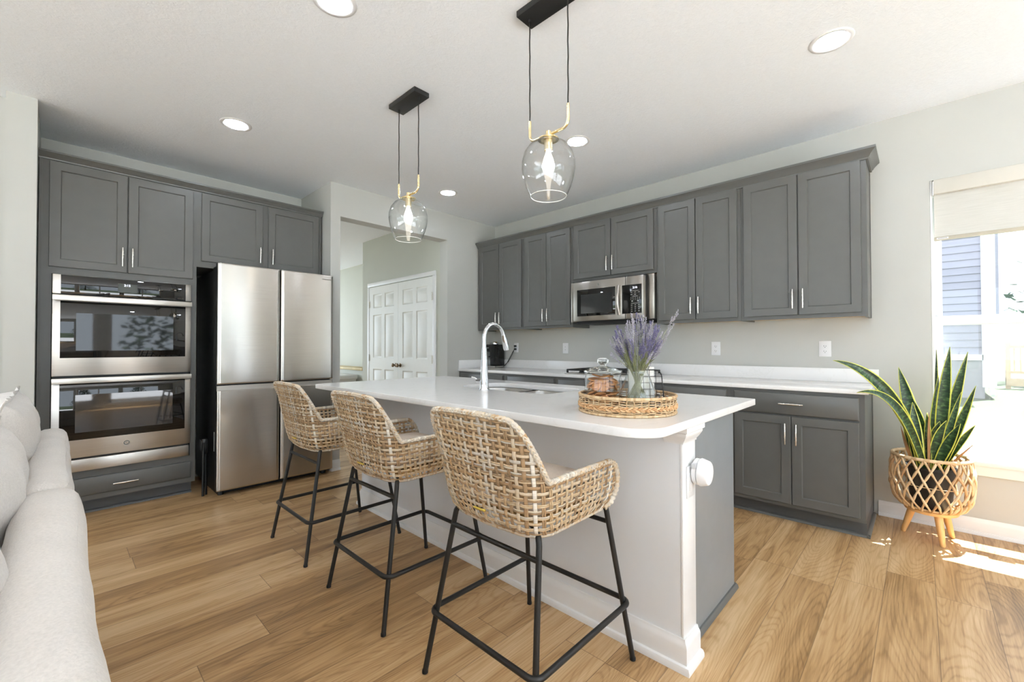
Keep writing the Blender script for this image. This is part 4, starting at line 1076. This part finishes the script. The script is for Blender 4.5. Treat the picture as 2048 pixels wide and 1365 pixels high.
ZT = zb + .0065
JX, JY = 3.092, -2.378
jr = thing('cookie_jar', 'clear glass cookie jar with knobbed lid on the wicker tray', 'jar', (JX, JY, ZT))
jp = [(.0001, ZT), (.067, ZT), (.0745, ZT + .006), (.0765, ZT + .02), (.0765, ZT + .122), (.074, ZT + .130), (.074, ZT + .136), (.079, ZT + .139), (.079, ZT + .146)]
MB().shell(jp + [(r - .004, z) for r, z in ((.079, ZT + .146), (.078, ZT + .137), (.0735, ZT + .12), (.0735, ZT + .022), (.071, ZT + .012))] + [(.0001, ZT + .006)], (JX, JY, 0), 44).build('jar_glass', M['jar'], jr, ang=60)
ZL = ZT + .147
ld_ = MB().lathe([(.0001, ZL), (.078, ZL), (.080, ZL + .004), (.077, ZL + .009), (.05, ZL + .018), (.022, ZL + .024), (.014, ZL + .028), (.0135, ZL + .034), (.022, ZL + .042), (.024, ZL + .052), (.016, ZL + .061), (.0001, ZL + .063)], (JX, JY, 0), 40).build('jar_lid', M['solidglass'], jr, ang=60)
# cookies: one mesh, many individuals
ck0 = MB().lathe([(.0001, 0), (.0205, 0), (.0230, .0012), (.0238, .0034), (.0228, .0058), (.019, .0068), (.0001, .0072)], (0, 0, 0), 22).build('cookie', M['cookie'], None, ang=60)
rc = random.Random(21); first = True
def put_cookie(x, y, z, tilt, az, label):
    global first
    c = ck0 if first else ck0.copy()
    if not first: COL.objects.link(c)
    first = False
    c.location = (x, y, z); c.rotation_euler = (Matrix.Rotation(az, 3, 'Z') @ Matrix.Rotation(tilt, 3, 'Y')).to_euler()
    tag(c, label, 'cookie', 'ginger cookies in the glass jar')
zl = ZT + .012
cook_label = 'round golden-brown cookie lying in the pile inside the glass jar'
for ring, (cnt, rad, tilt) in enumerate(((7, .050, 1.25), (6, .046, .35), (6, .047, .5), (7, .049, 1.2), (6, .046, .30), (6, .046, .5), (5, .040, .45), (3, .025, .3))):
    for i in range(cnt):
        a = 2 * PI * (i + .37 * ring) / cnt + rc.uniform(-.15, .15)
        hgt = .023 if tilt > 1 else .010
        put_cookie(JX + rad * math.cos(a), JY + rad * math.sin(a), zl + (hgt if tilt > 1 else 0) - .002, tilt if tilt > 1 else rc.uniform(.1, tilt), a + (rc.uniform(-.5, .5) if tilt > 1 else rc.uniform(0, 6.28)), cook_label)
    if ring < 1: zl += .030
    elif ring == 3: zl += .016
    else: zl += .0145
for i in range(6): put_cookie(JX + rc.uniform(-.015, .015), JY + rc.uniform(-.015, .015), ZT + .012 + i * .016, rc.uniform(.1, .3), rc.uniform(0, 6), cook_label)

VX, VY = 3.248, -2.372
vs_ = thing('glass_vase', 'flared clear glass vase holding the lavender on the wicker tray', 'vase', (VX, VY, ZT))
vp = [(.0001, ZT), (.070, ZT), (.076, ZT + .006), (.0755, ZT + .02), (.066, ZT + .08), (.050, ZT + .125), (.041, ZT + .150), (.040, ZT + .162), (.046, ZT + .178)]
mbv = MB(); nn = 48; prof = vp + [(.0435, ZT + .178), (.0375, ZT + .162), (.0385, ZT + .150), (.0475, ZT + .125), (.0635, ZT + .08), (.0725, ZT + .022), (.067, ZT + .010), (.0001, ZT + .009)]
mbv.shell(prof, (VX, VY, 0), nn)
for i, (x, y, z) in enumerate(mbv.v):
    k = 1 + .022 * math.cos(12 * math.atan2(y - VY, x - VX)) * (1 if z > ZT + .005 else 0); mbv.v[i] = (VX + (x - VX) * k, VY + (y - VY) * k, z)
mbv.build('vase_glass', M['jar'], vs_, ang=70)

lv = thing('lavender_bunch', 'bunch of dried purple lavender standing in the glass vase', 'flowers', (VX, VY, ZT + .012))
def floret_mesh(nw, seed, ln):
    r_ = random.Random(seed); mb = MB()
    for k in range(nw):
        z = -ln + ln * (k / (nw - 1)) ** .85; sz = .0062 * (1 - .5 * k / nw) * r_.uniform(.7, 1.2)
        for j in range(7):
            if r_.random() < .12: continue
            a = 2 * PI * j / 7 + k * .9 + r_.uniform(-.5, .5); d = Vector((math.cos(a), math.sin(a), r_.uniform(.3, 1.3))).normalized()
            c = Vector((0, 0, z + r_.uniform(-.0022, .0022))) + d * sz * r_.uniform(.35, .8); x = d.cross(Vector((0.2, 0.1, 1))).normalized(); y = d.cross(x)
            l_ = .0027 * r_.uniform(.7, 1.3); w_ = .00125 * r_.uniform(.7, 1.3)
            mb.add([c - d * l_, c + x * w_, c + y * w_, c - x * w_, c - y * w_, c + d * l_], [(0, 2, 1), (0, 3, 2), (0, 4, 3), (0, 1, 4), (5, 1, 2), (5, 2, 3), (5, 3, 4), (5, 4, 1)])
    return mb
protos = [floret_mesh(10, 1, .048), floret_mesh(8, 2, .036), floret_mesh(12, 3, .060)]
pm = []
for mb, m in ((protos[0], M['floret']), (protos[1], M['floretpale']), (protos[2], M['floretpale']), (protos[2], M['floret']), (protos[0], M['floretpale'])):
    ob = MB(); ob.v = list(mb.v); ob.f = list(mb.f); pm.append((ob, m))
rl = random.Random(11); spr = []
for i in range(97):
    a = rl.uniform(0, 2 * PI); sprd = math.sqrt(rl.random()); tipr = .112 * sprd; hgt = ZT + .395 - .085 * sprd ** 2 - rl.uniform(0, .10)
    spr.append((a, tipr, hgt, rl.randrange(5)))
cr2 = (CR.x, CR.y)
spr += [(math.atan2(cr2[1], cr2[0]) + .02, .165, ZT + .402, 2), (math.atan2(cr2[1], cr2[0]), .145, ZT + .345, 4)]
for (a, tipr, hgt, pk) in spr:
    rb_ = .062 * math.sqrt(rl.random()); ab_ = a + 3.14 + rl.uniform(-.6, .6); base = Vector((VX + rb_ * math.cos(ab_), VY + rb_ * math.sin(ab_), ZT + .014))
    neck = Vector((VX + .028 * math.cos(a) * min(1, tipr / .10), VY + .028 * math.sin(a) * min(1, tipr / .10), ZT + .160))
    tip = Vector((VX + tipr * math.cos(a), VY + tipr * math.sin(a), hgt))
    dirv = (tip - neck).normalized()
    sm = MB().tube([base, base.lerp(neck, .5), neck, neck.lerp(tip, .5) + Vector((0, 0, .006)), tip], .0011, 4)
    sp_ = sm.build('sprig', M['stem'], lv, ang=180, fix=False)
    ob, m = pm[pk]; q = dirv.to_track_quat('Z', 'Y').to_matrix().to_4x4(); mt = Matrix.Translation(tip) @ q
    fl = MB(); fl.v = [tuple(mt @ Vector(v)) for v in ob.v]; fl.f = ob.f
    for _ in range(2):    # side spikes lower on the same sprig
        p2 = neck.lerp(tip, rl.uniform(.62, .9)); d2 = (dirv + Vector((rl.uniform(-.35, .35), rl.uniform(-.35, .35), .1))).normalized(); ln2 = rl.uniform(.018, .04)
        ob2 = pm[rl.randrange(2)][0]; mt2 = Matrix.Translation(p2 + d2 * ln2) @ d2.to_track_quat('Z', 'Y').to_matrix().to_4x4(); o_ = len(fl.v)
        fl.v += [tuple(mt2 @ Vector(v)) for v in ob2.v]; fl.f = list(fl.f) + [tuple(i + o_ for i in f) for f in ob2.f]
    fl.build('flower_head', m, sp_, ang=180, fix=False)
    if rl.random() < .5:
        lf = MB(); z0 = neck.lerp(tip, rl.uniform(.0, .3)); dd = Vector((math.cos(a + rl.uniform(-1, 1)), math.sin(a + rl.uniform(-1, 1)), .8)).normalized()
        e_ = z0 + dd * rl.uniform(.02, .035); sd_ = dd.cross(Vector((0, 0, 1))).normalized() * .0018
        lf.add([z0 - sd_, z0 + sd_, z0.lerp(e_, .6) + sd_ * 1.3, e_, z0.lerp(e_, .6) - sd_ * 1.3], [(0, 1, 2, 3, 4)]); lf.build('leaf', M['stem'], sp_, fix=False)

# wire holder with white sheet behind the vase
HX, HY = 3.245, -2.262
fdir = Vector((CF.x, CF.y, 0)).normalized(); rdir = Vector((CR.x, CR.y, 0)).normalized()
def hp(a, b, z): q = Vector((HX, HY, 0)) + rdir * a + fdir * b; return (q.x, q.y, z)
hd = thing('wire_card_holder', 'black wire grid stand on the wicker tray behind the vase', 'holder', (HX, HY, ZT))
g = MB(); zt_ = ZT + .158; hw_ = .052
outl = [hp(-hw_, -.014, ZT + .003), hp(-hw_, 0, ZT + .12)] + [hp(-hw_ + .03 * (1 - math.cos(q)), .003, ZT + .128 + .03 * math.sin(q)) for q in [PI / 2 * k / 5 for k in range(6)]] + [hp(hw_ - .03 + .03 * math.sin(q), .003, ZT + .128 + .03 * math.cos(q)) for q in [PI / 2 * k / 5 for k in range(6)]] + [hp(hw_, 0, ZT + .12), hp(hw_ + .006, -.014, ZT + .003)]
g.tube(outl, .0022, 8)
for k in range(1, 4): g.tube([hp(-hw_ + k * .026, -.012, ZT + .003), hp(-hw_ + k * .026, .003, zt_)], .0012, 6)
for k in range(1, 6): g.tube([hp(-hw_, -.012 + .003 * k, ZT + k * .026), hp(hw_ + .003, -.012 + .003 * k, ZT + k * .026)], .0012, 6)
g.build('wire_grid', M['blackmetal'], hd)
g = MB(); g.tube([hp(-hw_, -.014, ZT + .003), hp(-hw_, .034, ZT + .003), hp(-hw_, .036, ZT + .05), hp(hw_, .036, ZT + .05), hp(hw_, .034, ZT + .003), hp(hw_ + .006, -.014, ZT + .003)], .0022, 8); g.build('wire_base', M['blackmetal'], hd)
nb = MB(); nb.add([hp(a_, b_, z_) for a_ in (-.085, .022) for b_ in (.008, .022) for z_ in (ZT + .0055, ZT + .17)], [(0, 1, 3, 2), (4, 6, 7, 5), (0, 4, 5, 1), (2, 3, 7, 6), (0, 2, 6, 4), (1, 5, 7, 3)])
tag(nb.build('white_card', M['paper'], None), 'plain white card propped in the wire stand behind the vase', 'card')

# ================================================================== PLANT CORNER
PX, PY = 4.107, -.278
bk = thing('basket_planter', 'open-weave rope basket planter on three honey wooden legs beside the window', 'planter', (PX, PY, 0))
MB().lathe([(.0001, .168), (.120, .168), (.124, .174), (.124, .186), (.118, .190), (.0001, .190)], (PX, PY, 0), 40).build('wood_base', M['legwood'], bk)
for a in (math.atan2(-.253 + .278, 3.975 - PX), math.atan2(-.39 + .278, 4.15 - PX), math.atan2(-.192 + .278, 4.196 - PX)):
    ca_, sa_ = math.cos(a), math.sin(a)
    MB().tube([(PX + .085 * ca_, PY + .085 * sa_, .168), (PX + .108 * ca_, PY + .108 * sa_, .085), (PX + .130 * ca_, PY + .130 * sa_, .006), (PX + .131 * ca_, PY + .131 * sa_, 0)], .02, 16, rf=lambda k: (.0205, .0175, .0125, .009)[k]).build('leg', M['legwood'], bk)
def brad(z):
    T = [(.190, .122), (.205, .148), (.235, .168), (.28, .181), (.33, .187), (.40, .188), (.46, .182), (.50, .175)]
    if z <= T[0][0]: return T[0][1]
    for (z0, a), (z1, b) in zip(T, T[1:]):
        if z <= z1: return a + (b - a) * (z - z0) / (z1 - z0)
    return T[-1][1]
w = MB(); rb = random.Random(2); ns = 20
for dr_ in (-1, 1):
    for i in range(ns):
        pts = []; n = 26; u_ = rb.random()
        for k in range(n + 1):
            z = .192 + (.498 - .192) * k / n; a = 2 * PI * i / ns + dr_ * (z - .19) / .31 * (2 * PI / ns) * 2.5
            off = dr_ * .0035 * math.cos(PI * (z - .19) / .31 * 5)
            R_ = brad(z) + off; pts.append((PX + R_ * math.cos(a), PY + R_ * math.sin(a), z))
        w.tube(pts, .0062, 7, rf=lambda k: .0060 + .0013 * math.sin(k * 1.1 + i), uvf=lambda k: (u_, k * .012))
for z in (.345,):
    w.tube([(PX + brad(z) * math.cos(2 * PI * k / 60), PY + brad(z) * math.sin(2 * PI * k / 60), z) for k in range(60)], .0022, 6, closed=True, uvf=lambda k: (.7, k * .01))
w.build('rope_lattice', M['hyacinth'], bk, ang=180, fix=False)
w = MB(); m = 160; tn_ = [rb.random() for _ in range(60)]
w.tube([(PX + .1755 * math.cos(2 * PI * k / m), PY + .1755 * math.sin(2 * PI * k / m), .503) for k in range(m)], .010, 10, closed=True, rf=lambda k: .0088 + .0018 * abs(math.sin(PI * k / 4)), uvf=lambda k: (tn_[k // 4], k * .01))
w.build('wrapped_rim', M['hyacinth'], bk, ang=180, fix=False); w = MB()
w.tube([(PX + .1225 * math.cos(2 * PI * k / m), PY + .1225 * math.sin(2 * PI * k / m), .196) for k in range(m)], .006, 8, closed=True, uvf=lambda k: (tn_[k // 4], k * .01))
w.build('wrapped_foot_ring', M['hyacinth'], bk, ang=180, fix=False)

sp2 = thing('snake_plant', 'variegated snake plant with yellow-edged leaves in a black pot inside the rope basket', 'plant', (PX, PY, .1915))
MB().shell([(.0001, .192), (.088, .192), (.092, .2), (.112, .43), (.118, .432), (.118, .445), (.110, .445), (.106, .43), (.086, .204), (.0001, .2)], (PX, PY, 0), 36).build('nursery_pot', M['pot'], sp2, ang=50)
MB().lathe([(.0001, .41), (.06, .414), (.104, .408), (.104, .404), (.0001, .404)], (PX, PY, 0), 28).build('soil', M['soil'], sp2)
def leaf(base, mid, tip, wd, face, name='leaf', m=None, fold=.35, twist=0.0):
    base, mid, tip = Vector(base), Vector(mid), Vector(tip); n = 22; vs = []; fs = []; uv = []; L = 0; last = base
    face = Vector(face).normalized()
    for k in range(n + 1):
        q = k / n; p = base * (1 - q) ** 2 + mid * (2 * q * (1 - q)) + tip * q * q
        d = (mid - base) * (2 * (1 - q)) + (tip - mid) * (2 * q); d.normalize()
        if k: L += (p - last).length
        last = p
        f = Matrix.Rotation(twist * q, 3, d) @ face
        x = d.cross(f).normalized(); nn_ = x.cross(d).normalized()
        wq = wd * (.5 + .5 * math.sin(min(1, q / .55) * PI / 2)) * (1 if q < .5 else max(.02, math.cos((q - .5) / .5 * PI / 2) ** .9))
        for j, a in enumerate((-1, -.72, -.4, 0, .4, .72, 1)):
            vs.append(p + x * (a * wq / 2) + nn_ * (-fold * wq / 2 * (1 - a * a))); uv.append(((a + 1) / 2, L))
    c = 7
    for k in range(n):
        for j in range(c - 1): fs.append((k * c + j, k * c + j + 1, k * c + c + j + 1, k * c + c + j))
    mb = MB().add(vs, fs, uv); o = mb.build(name, m or M['leaf'], sp2, ang=180, fix=False)
    sm_ = o.modifiers.new('thickness', 'SOLIDIFY'); sm_.thickness = .003; sm_.offset = 0
    return o
ZB = .412
TO = Vector((CAM_LOC.x - PX, CAM_LOC.y - PY, 0)).normalized(); SD = Vector((-TO.y, TO.x, 0))
def lf(bs, bd, tp, wd, bow=(0, 0, 0), fz=(1, 0), twist=0, fold=.3, m=None, ctl=None):
    b = Vector((PX, PY, ZB)) + rdir * bs + TO * bd; tp = Vector(tp); mid = (b + tp) / 2 + rdir * bow[0] + TO * bow[1] + Vector((0, 0, bow[2]))
    if ctl: mid = Vector(ctl)
    return leaf(b, mid, tp, wd, TO * fz[0] + rdir * fz[1], m=m, twist=twist, fold=fold, name='dry_leaf' if m else 'leaf')
lf(-.035, .03, (3.6856, -0.7438, 1.0924), .070, fz=(1, .5), twist=.2, ctl=(3.9791, -0.6367, 1.0355))
lf(-.030, .06, (3.7945, -0.7349, 0.9034), .056, fz=(.8, .3), twist=.9, ctl=(3.9956, -0.6369, 0.9789))
lf(-.04, .0, (3.9672, -0.2766, 1.0424), .074, (.01, 0, .03), (1, .1), .1)
lf(-.02, .05, (4.0401, -0.3273, 0.8368), .054, (.02, 0, .03), (1, -.2), -.1)
lf(-.05, .06, (4.0313, -0.3572, 0.8327), .060, (-.01, 0, .02), (1, .3), .1)
lf(.0, -.03, (4.1486, -0.2584, 0.9955), .048, (.0, 0, .02), (1, .4), .3)
lf(.02, -.05, (4.142, -0.2283, 1.1544), .030, (.015, 0, .05), (.5, 1), .5)
lf(.045, .03, (4.198, -0.3089, 1.173), .062, (-.012, 0, .02), (1, -.1), .1)
lf(.055, -.02, (4.2732, -0.2797, 1.1434), .052, (-.01, 0, .03), (1, -.3), .4)
lf(.06, .03, (4.3019, -0.3, 0.9465), .044, (.0, 0, .0), (1, -.5), .2)
lf(.02, .075, (4.2339, -0.3693, 0.7273), .056, (-.01, .01, .02), (.8, -.3), -.4)
lf(-.01, .06, (4.0949, -0.3379, 0.7728), .036, (.0, .0, .02), (1, -.3), 0)
lf(.01, .03, (4.1511, -0.3084, 0.7243), .064, (-.03, .0, .03), (1, .2), .2)
lf(.0, .06, (4.1776, -0.3487, 0.7354), .056, (-.02, 0, .05), (.9, .4), .2)
lf(-.06, .02, (3.9856, -0.2768, 0.7546), .056, (.0, 0, .0), (1, .4), .1)
lf(-.07, .03, (4.0066, -0.317, 0.6866), .036, (-.02, 0, .01), (.7, .6), .3)
lf(.07, -.03, (4.2999, -0.2599, 0.7123), .034, (.0, 0, .03), (.8, -.5), .4)
lf(.03, .0, (4.1831, -0.2588, 0.7973), .034, (-.01, 0, .01), (1, .2), 0)
lf(.04, .05, (4.2427, -0.3094, 0.9083), .036, (.0, 0, .02), (1, -.1), .1)
lf(-.075, .05, (3.9769, -0.3367, 0.6762), .018, (-.02, 0, .0), (1, .3), .6, m=M['dryleaf'])
lf(.085, .02, (4.2857, -0.3098, 0.6014), .012, (-.01, 0, .0), (1, .3), .6, m=M['dryleaf'])
lf(-.01, .08, (4.1035, -0.363, 0.7795), .014, (.0, 0, .02), (1, .1), .3, m=M['dryleaf'])

# ================================================================== SOFA
so = thing('sofa', 'oatmeal linen sofa seen from behind in the near corner', 'sofa', (2.9, -4.4, 0))
MB().rbox(1.64, 2.655, -4.03, -3.940, .06, .868, .036, 8, puff=.004, wob=.005).build('back_section', M['sofa'], so, ang=180)
MB().rbox(2.66, 5.0, -4.032, -3.931, .06, .872, .040, 8, puff=.004, wob=.005).build('back_section', M['sofa'], so, ang=180)
MB().rbox(1.66, 5.0, -4.9, -4.08, .06, .30, .03, 6).build('seat_deck', M['sofa'], so, ang=180)
MB().rbox(1.62, 1.80, -4.9, -4.08, .305, .60, .05, 6).build('armrest', M['sofa'], so, ang=180)
for a, b in ((1.81, 2.85), (2.86, 3.9), (3.91, 4.98)): MB().rbox(a, b, -4.92, -4.30, .305, .47, .05, 6, puff=.015).build('seat_cushion', M['sofa'], so, ang=180)
for x in (1.72, 4.9):
    for y in (-4.82, -4.05): MB().box(x - .03, x + .03, y - .03, y + .03, 0, .06).build('foot', M['table'], so)
def pillow(cx, cy_, cz, wd, ht, th, lean, label, seed, spin=0.0):
    n = 34; mb = MB()
    rot = Matrix.Rotation(spin, 3, 'Z') @ Matrix.Rotation(lean, 3, 'X')
    for sd_ in (-1, 1):
        vs = []; fs = []
        for i in range(n + 1):
            for j in range(n + 1):
                a, b = 2 * i / n - 1, 2 * j / n - 1
                k = max(0, (1 - abs(a) ** 2.6)) * max(0, (1 - abs(b) ** 2.6)); t_ = th / 2 * k ** .42
                x = a * wd / 2 * (1 - .05 * (1 - abs(b)) ); z = b * ht / 2 * (1 - .05 * (1 - abs(a)))
                wr_ = noise.noise(Vector((x * 9 + seed, z * 9, sd_ * 3))) * .012 * (k ** .3) + noise.noise(Vector((x * 22, z * 22 + seed, sd_))) * .005 * k ** .2
                vs.append(rot @ Vector((x, sd_ * (t_ + wr_ * (1 if k > 0 else 0)), z)) + Vector((cx, cy_, cz)))
        for i in range(n):
            for j in range(n):
                q = i * (n + 1) + j; fs.append((q, q + 1, q + n + 2, q + n + 1))
        mb.add(vs, fs)
    o = mb.build('pillow', M['pillow'], None, ang=180)
    tag(o, label, 'pillow', 'loose pillows on the sofa')
    fl = MB(); rr_ = random.Random(seed); vs = []; fs = []; per = []
    for e_ in range(4):
        for k in range(60):
            q = -1 + 2 * k / 60
            per.append(((q, -1), (1, q), (-q, 1), (-1, -q))[e_])
    for idx, (a, b) in enumerate(per):
        x = a * wd / 2 * (1 - .05 * (1 - abs(b))); z = b * ht / 2 * (1 - .05 * (1 - abs(a)))
        for s_, e2 in ((.97, -.004), (1.05, .0035 * math.sin(idx * .42)), (1.05, .002 + .0035 * math.sin(idx * .42)), (.97, .004)):
            vs.append(rot @ Vector((x * s_, e2, z * s_)) + Vector((cx, cy_, cz)))
    m_ = len(per)
    for k in range(m_):
        for j in range(4): fs.append((k * 4 + j, k * 4 + (j + 1) % 4, ((k + 1) % m_) * 4 + (j + 1) % 4, ((k + 1) % m_) * 4 + j))
    fo = MB().add(vs, fs).build('flange', M['pillow'], None, ang=180); fo.parent = o
    return o
pillow(2.00, -4.140, .775, .60, .52, .22, -.28, 'pale linen pillow on the sofa, farthest along toward the oven tower', 3)
pillow(2.62, -4.145, .745, .60, .50, .22, -.28, 'pale linen pillow between the other two against the sofa back', 8)
pillow(3.24, -4.145, .72, .60, .50, .22, -.28, 'pale linen pillow on the sofa nearest the viewer', 14)

# ================================================================== OUTSIDE
struct('lawn', MB().box(-40, 60, .5, 60, -.3, -.2).box(7.6, 60, -60, .5, -.3, -.2).box(-40, 7.6, -60, -9.2, -.3, -.2), M['grass'])
struct('bounce_slab', MB().box(7.21, 15, -14, 0.2, -.3, -.19).box(-4, 7.2, -16, -8.71, -.3, -.19), mat('pale_bounce_concrete', rgb(206, 206, 206), .8, vary=.03))  # unseen slab added to reflect sunlight up onto the ceiling
nh = thing('neighbor_house', 'pale lavender-grey sided house with white corner trim beyond the lawn outside the window', 'house', (2.5, 15, -.2))
HYc = 12.7; HXc = 5.26
sdg = MB(); sdg.box(-4, HXc, HYc + .03, HYc + 7, .1, 6.0)
z = .95
while z < 6:
    sdg.prism([(HYc + .03, z), (HYc - .0, z), (HYc + .025, z + .195), (HYc + .03, z + .195)], 0, -4, HXc); z += .195
sdg.build('siding', M['siding'], nh)
MB().box(-4, HXc + .02, HYc - .02, HYc + .028, -.2, .80).box(-4, HXc + .03, HYc - .05, HYc + .0, .80, .94).build('foundation', M['stucco'], nh)
MB().box(HXc - .02, HXc + .23, HYc - .06, HYc + 6.9, .1, 6.0).box(-4, HXc, HYc - .06, HYc - .002, .80, .95).build('corner_trim', M['trim'], nh)
MB().box(HXc + .10, HXc + .18, HYc - .14, HYc - .065, .0, 6.0).tube([(HXc + .14, HYc - .1, .05), (HXc + .14, HYc - .35, -.08)], .045, 8).build('downspout', M['trim'], nh)
MB().box(HXc + .23, HXc + .32, HYc + .3, HYc + .5, 1.9, 6.0).build('shaded_corner_edge', M['siding'], nh)  # grey strip standing in for the shaded edge of the recessed corner
MB().prism([(HYc - .5, 6.0), (HYc + 3.5, 8.2), (HYc + 7.5, 6.0)], 0, -4.3, HXc + .7).build('roof', M['stucco'], nh)
dk = thing('deck_railing', 'pale wooden deck railing across the lawn outside the window', 'railing', (8.5, 17, -.2))
MB().box(6.05, 11.5, 16.9, 17.1, -.1, .15).build('deck_edge', M['deck'], dk); MB().box(6.05, 11.5, 16.95, 17.05, 1.1, 1.2).box(6.05, 11.5, 16.96, 17.04, .3, .38).build('rail', M['deck'], dk)
for k in range(4): MB().box(6.05 + k * 1.6, 6.15 + k * 1.6, 16.93, 17.07, -.2, 1.3).build('post', M['deck'], dk)
bal = MB()
for k in range(36): bal.box(6.22 + k * .13, 6.25 + k * .13, 16.98, 17.02, .38, 1.1)
bal.build('balusters', M['deck'], dk)
def tree(x, y, h, r, label, seed, z0=-.2, low=.3):
    t = thing('tree', label, 'tree', (x, y, z0), 'trees outside')
    rr_ = random.Random(seed); MB().tube([(x, y, z0), (x + .1, y, z0 + h * .5), (x, y + .1, z0 + h * .9)], .14, 8, rf=lambda k: (.16, .11, .03)[k]).build('trunk', M['bark'], t)
    mb = MB()
    for k in range(1500):
        q = rr_.random(); zz = z0 + h * (low + (1 - low) * q); R_ = r * (1 - q * .75) * math.sqrt(rr_.random()); a = rr_.uniform(0, 6.283)
        c = Vector((x + R_ * math.cos(a), y + R_ * math.sin(a), zz - .12 * R_)); s_ = rr_.uniform(.10, .24)
        d1 = Vector((rr_.uniform(-1, 1), rr_.uniform(-1, 1), rr_.uniform(-.5, .5))).normalized(); d2 = d1.cross(Vector((rr_.uniform(-1, 1), rr_.uniform(-1, 1), 1))).normalized()
        mb.add([c - d1 * s_, c + d2 * s_ * .5, c + d1 * s_, c - d2 * s_ * .5], [(0, 1, 2, 3)])
    o = mb.build('foliage', M['foliage'], t, fix=False); return t
tree(8.9, 20.5, 9, 2.9, 'tall dark evergreen tree beyond the deck outside the kitchen window', 4)
tree(13.5, 24, 7, 3.5, 'broad green tree far behind the deck railing', 6, low=.15)
for k, (x, y) in enumerate(((21, 0), (24, -9), (20, -18), (25, -27))): tree(x, y, 6.5, 2.6, ('first', 'second', 'third', 'fourth')[k] + ' garden tree outside the dining windows, counted from the kitchen', 20 + k, low=.12)
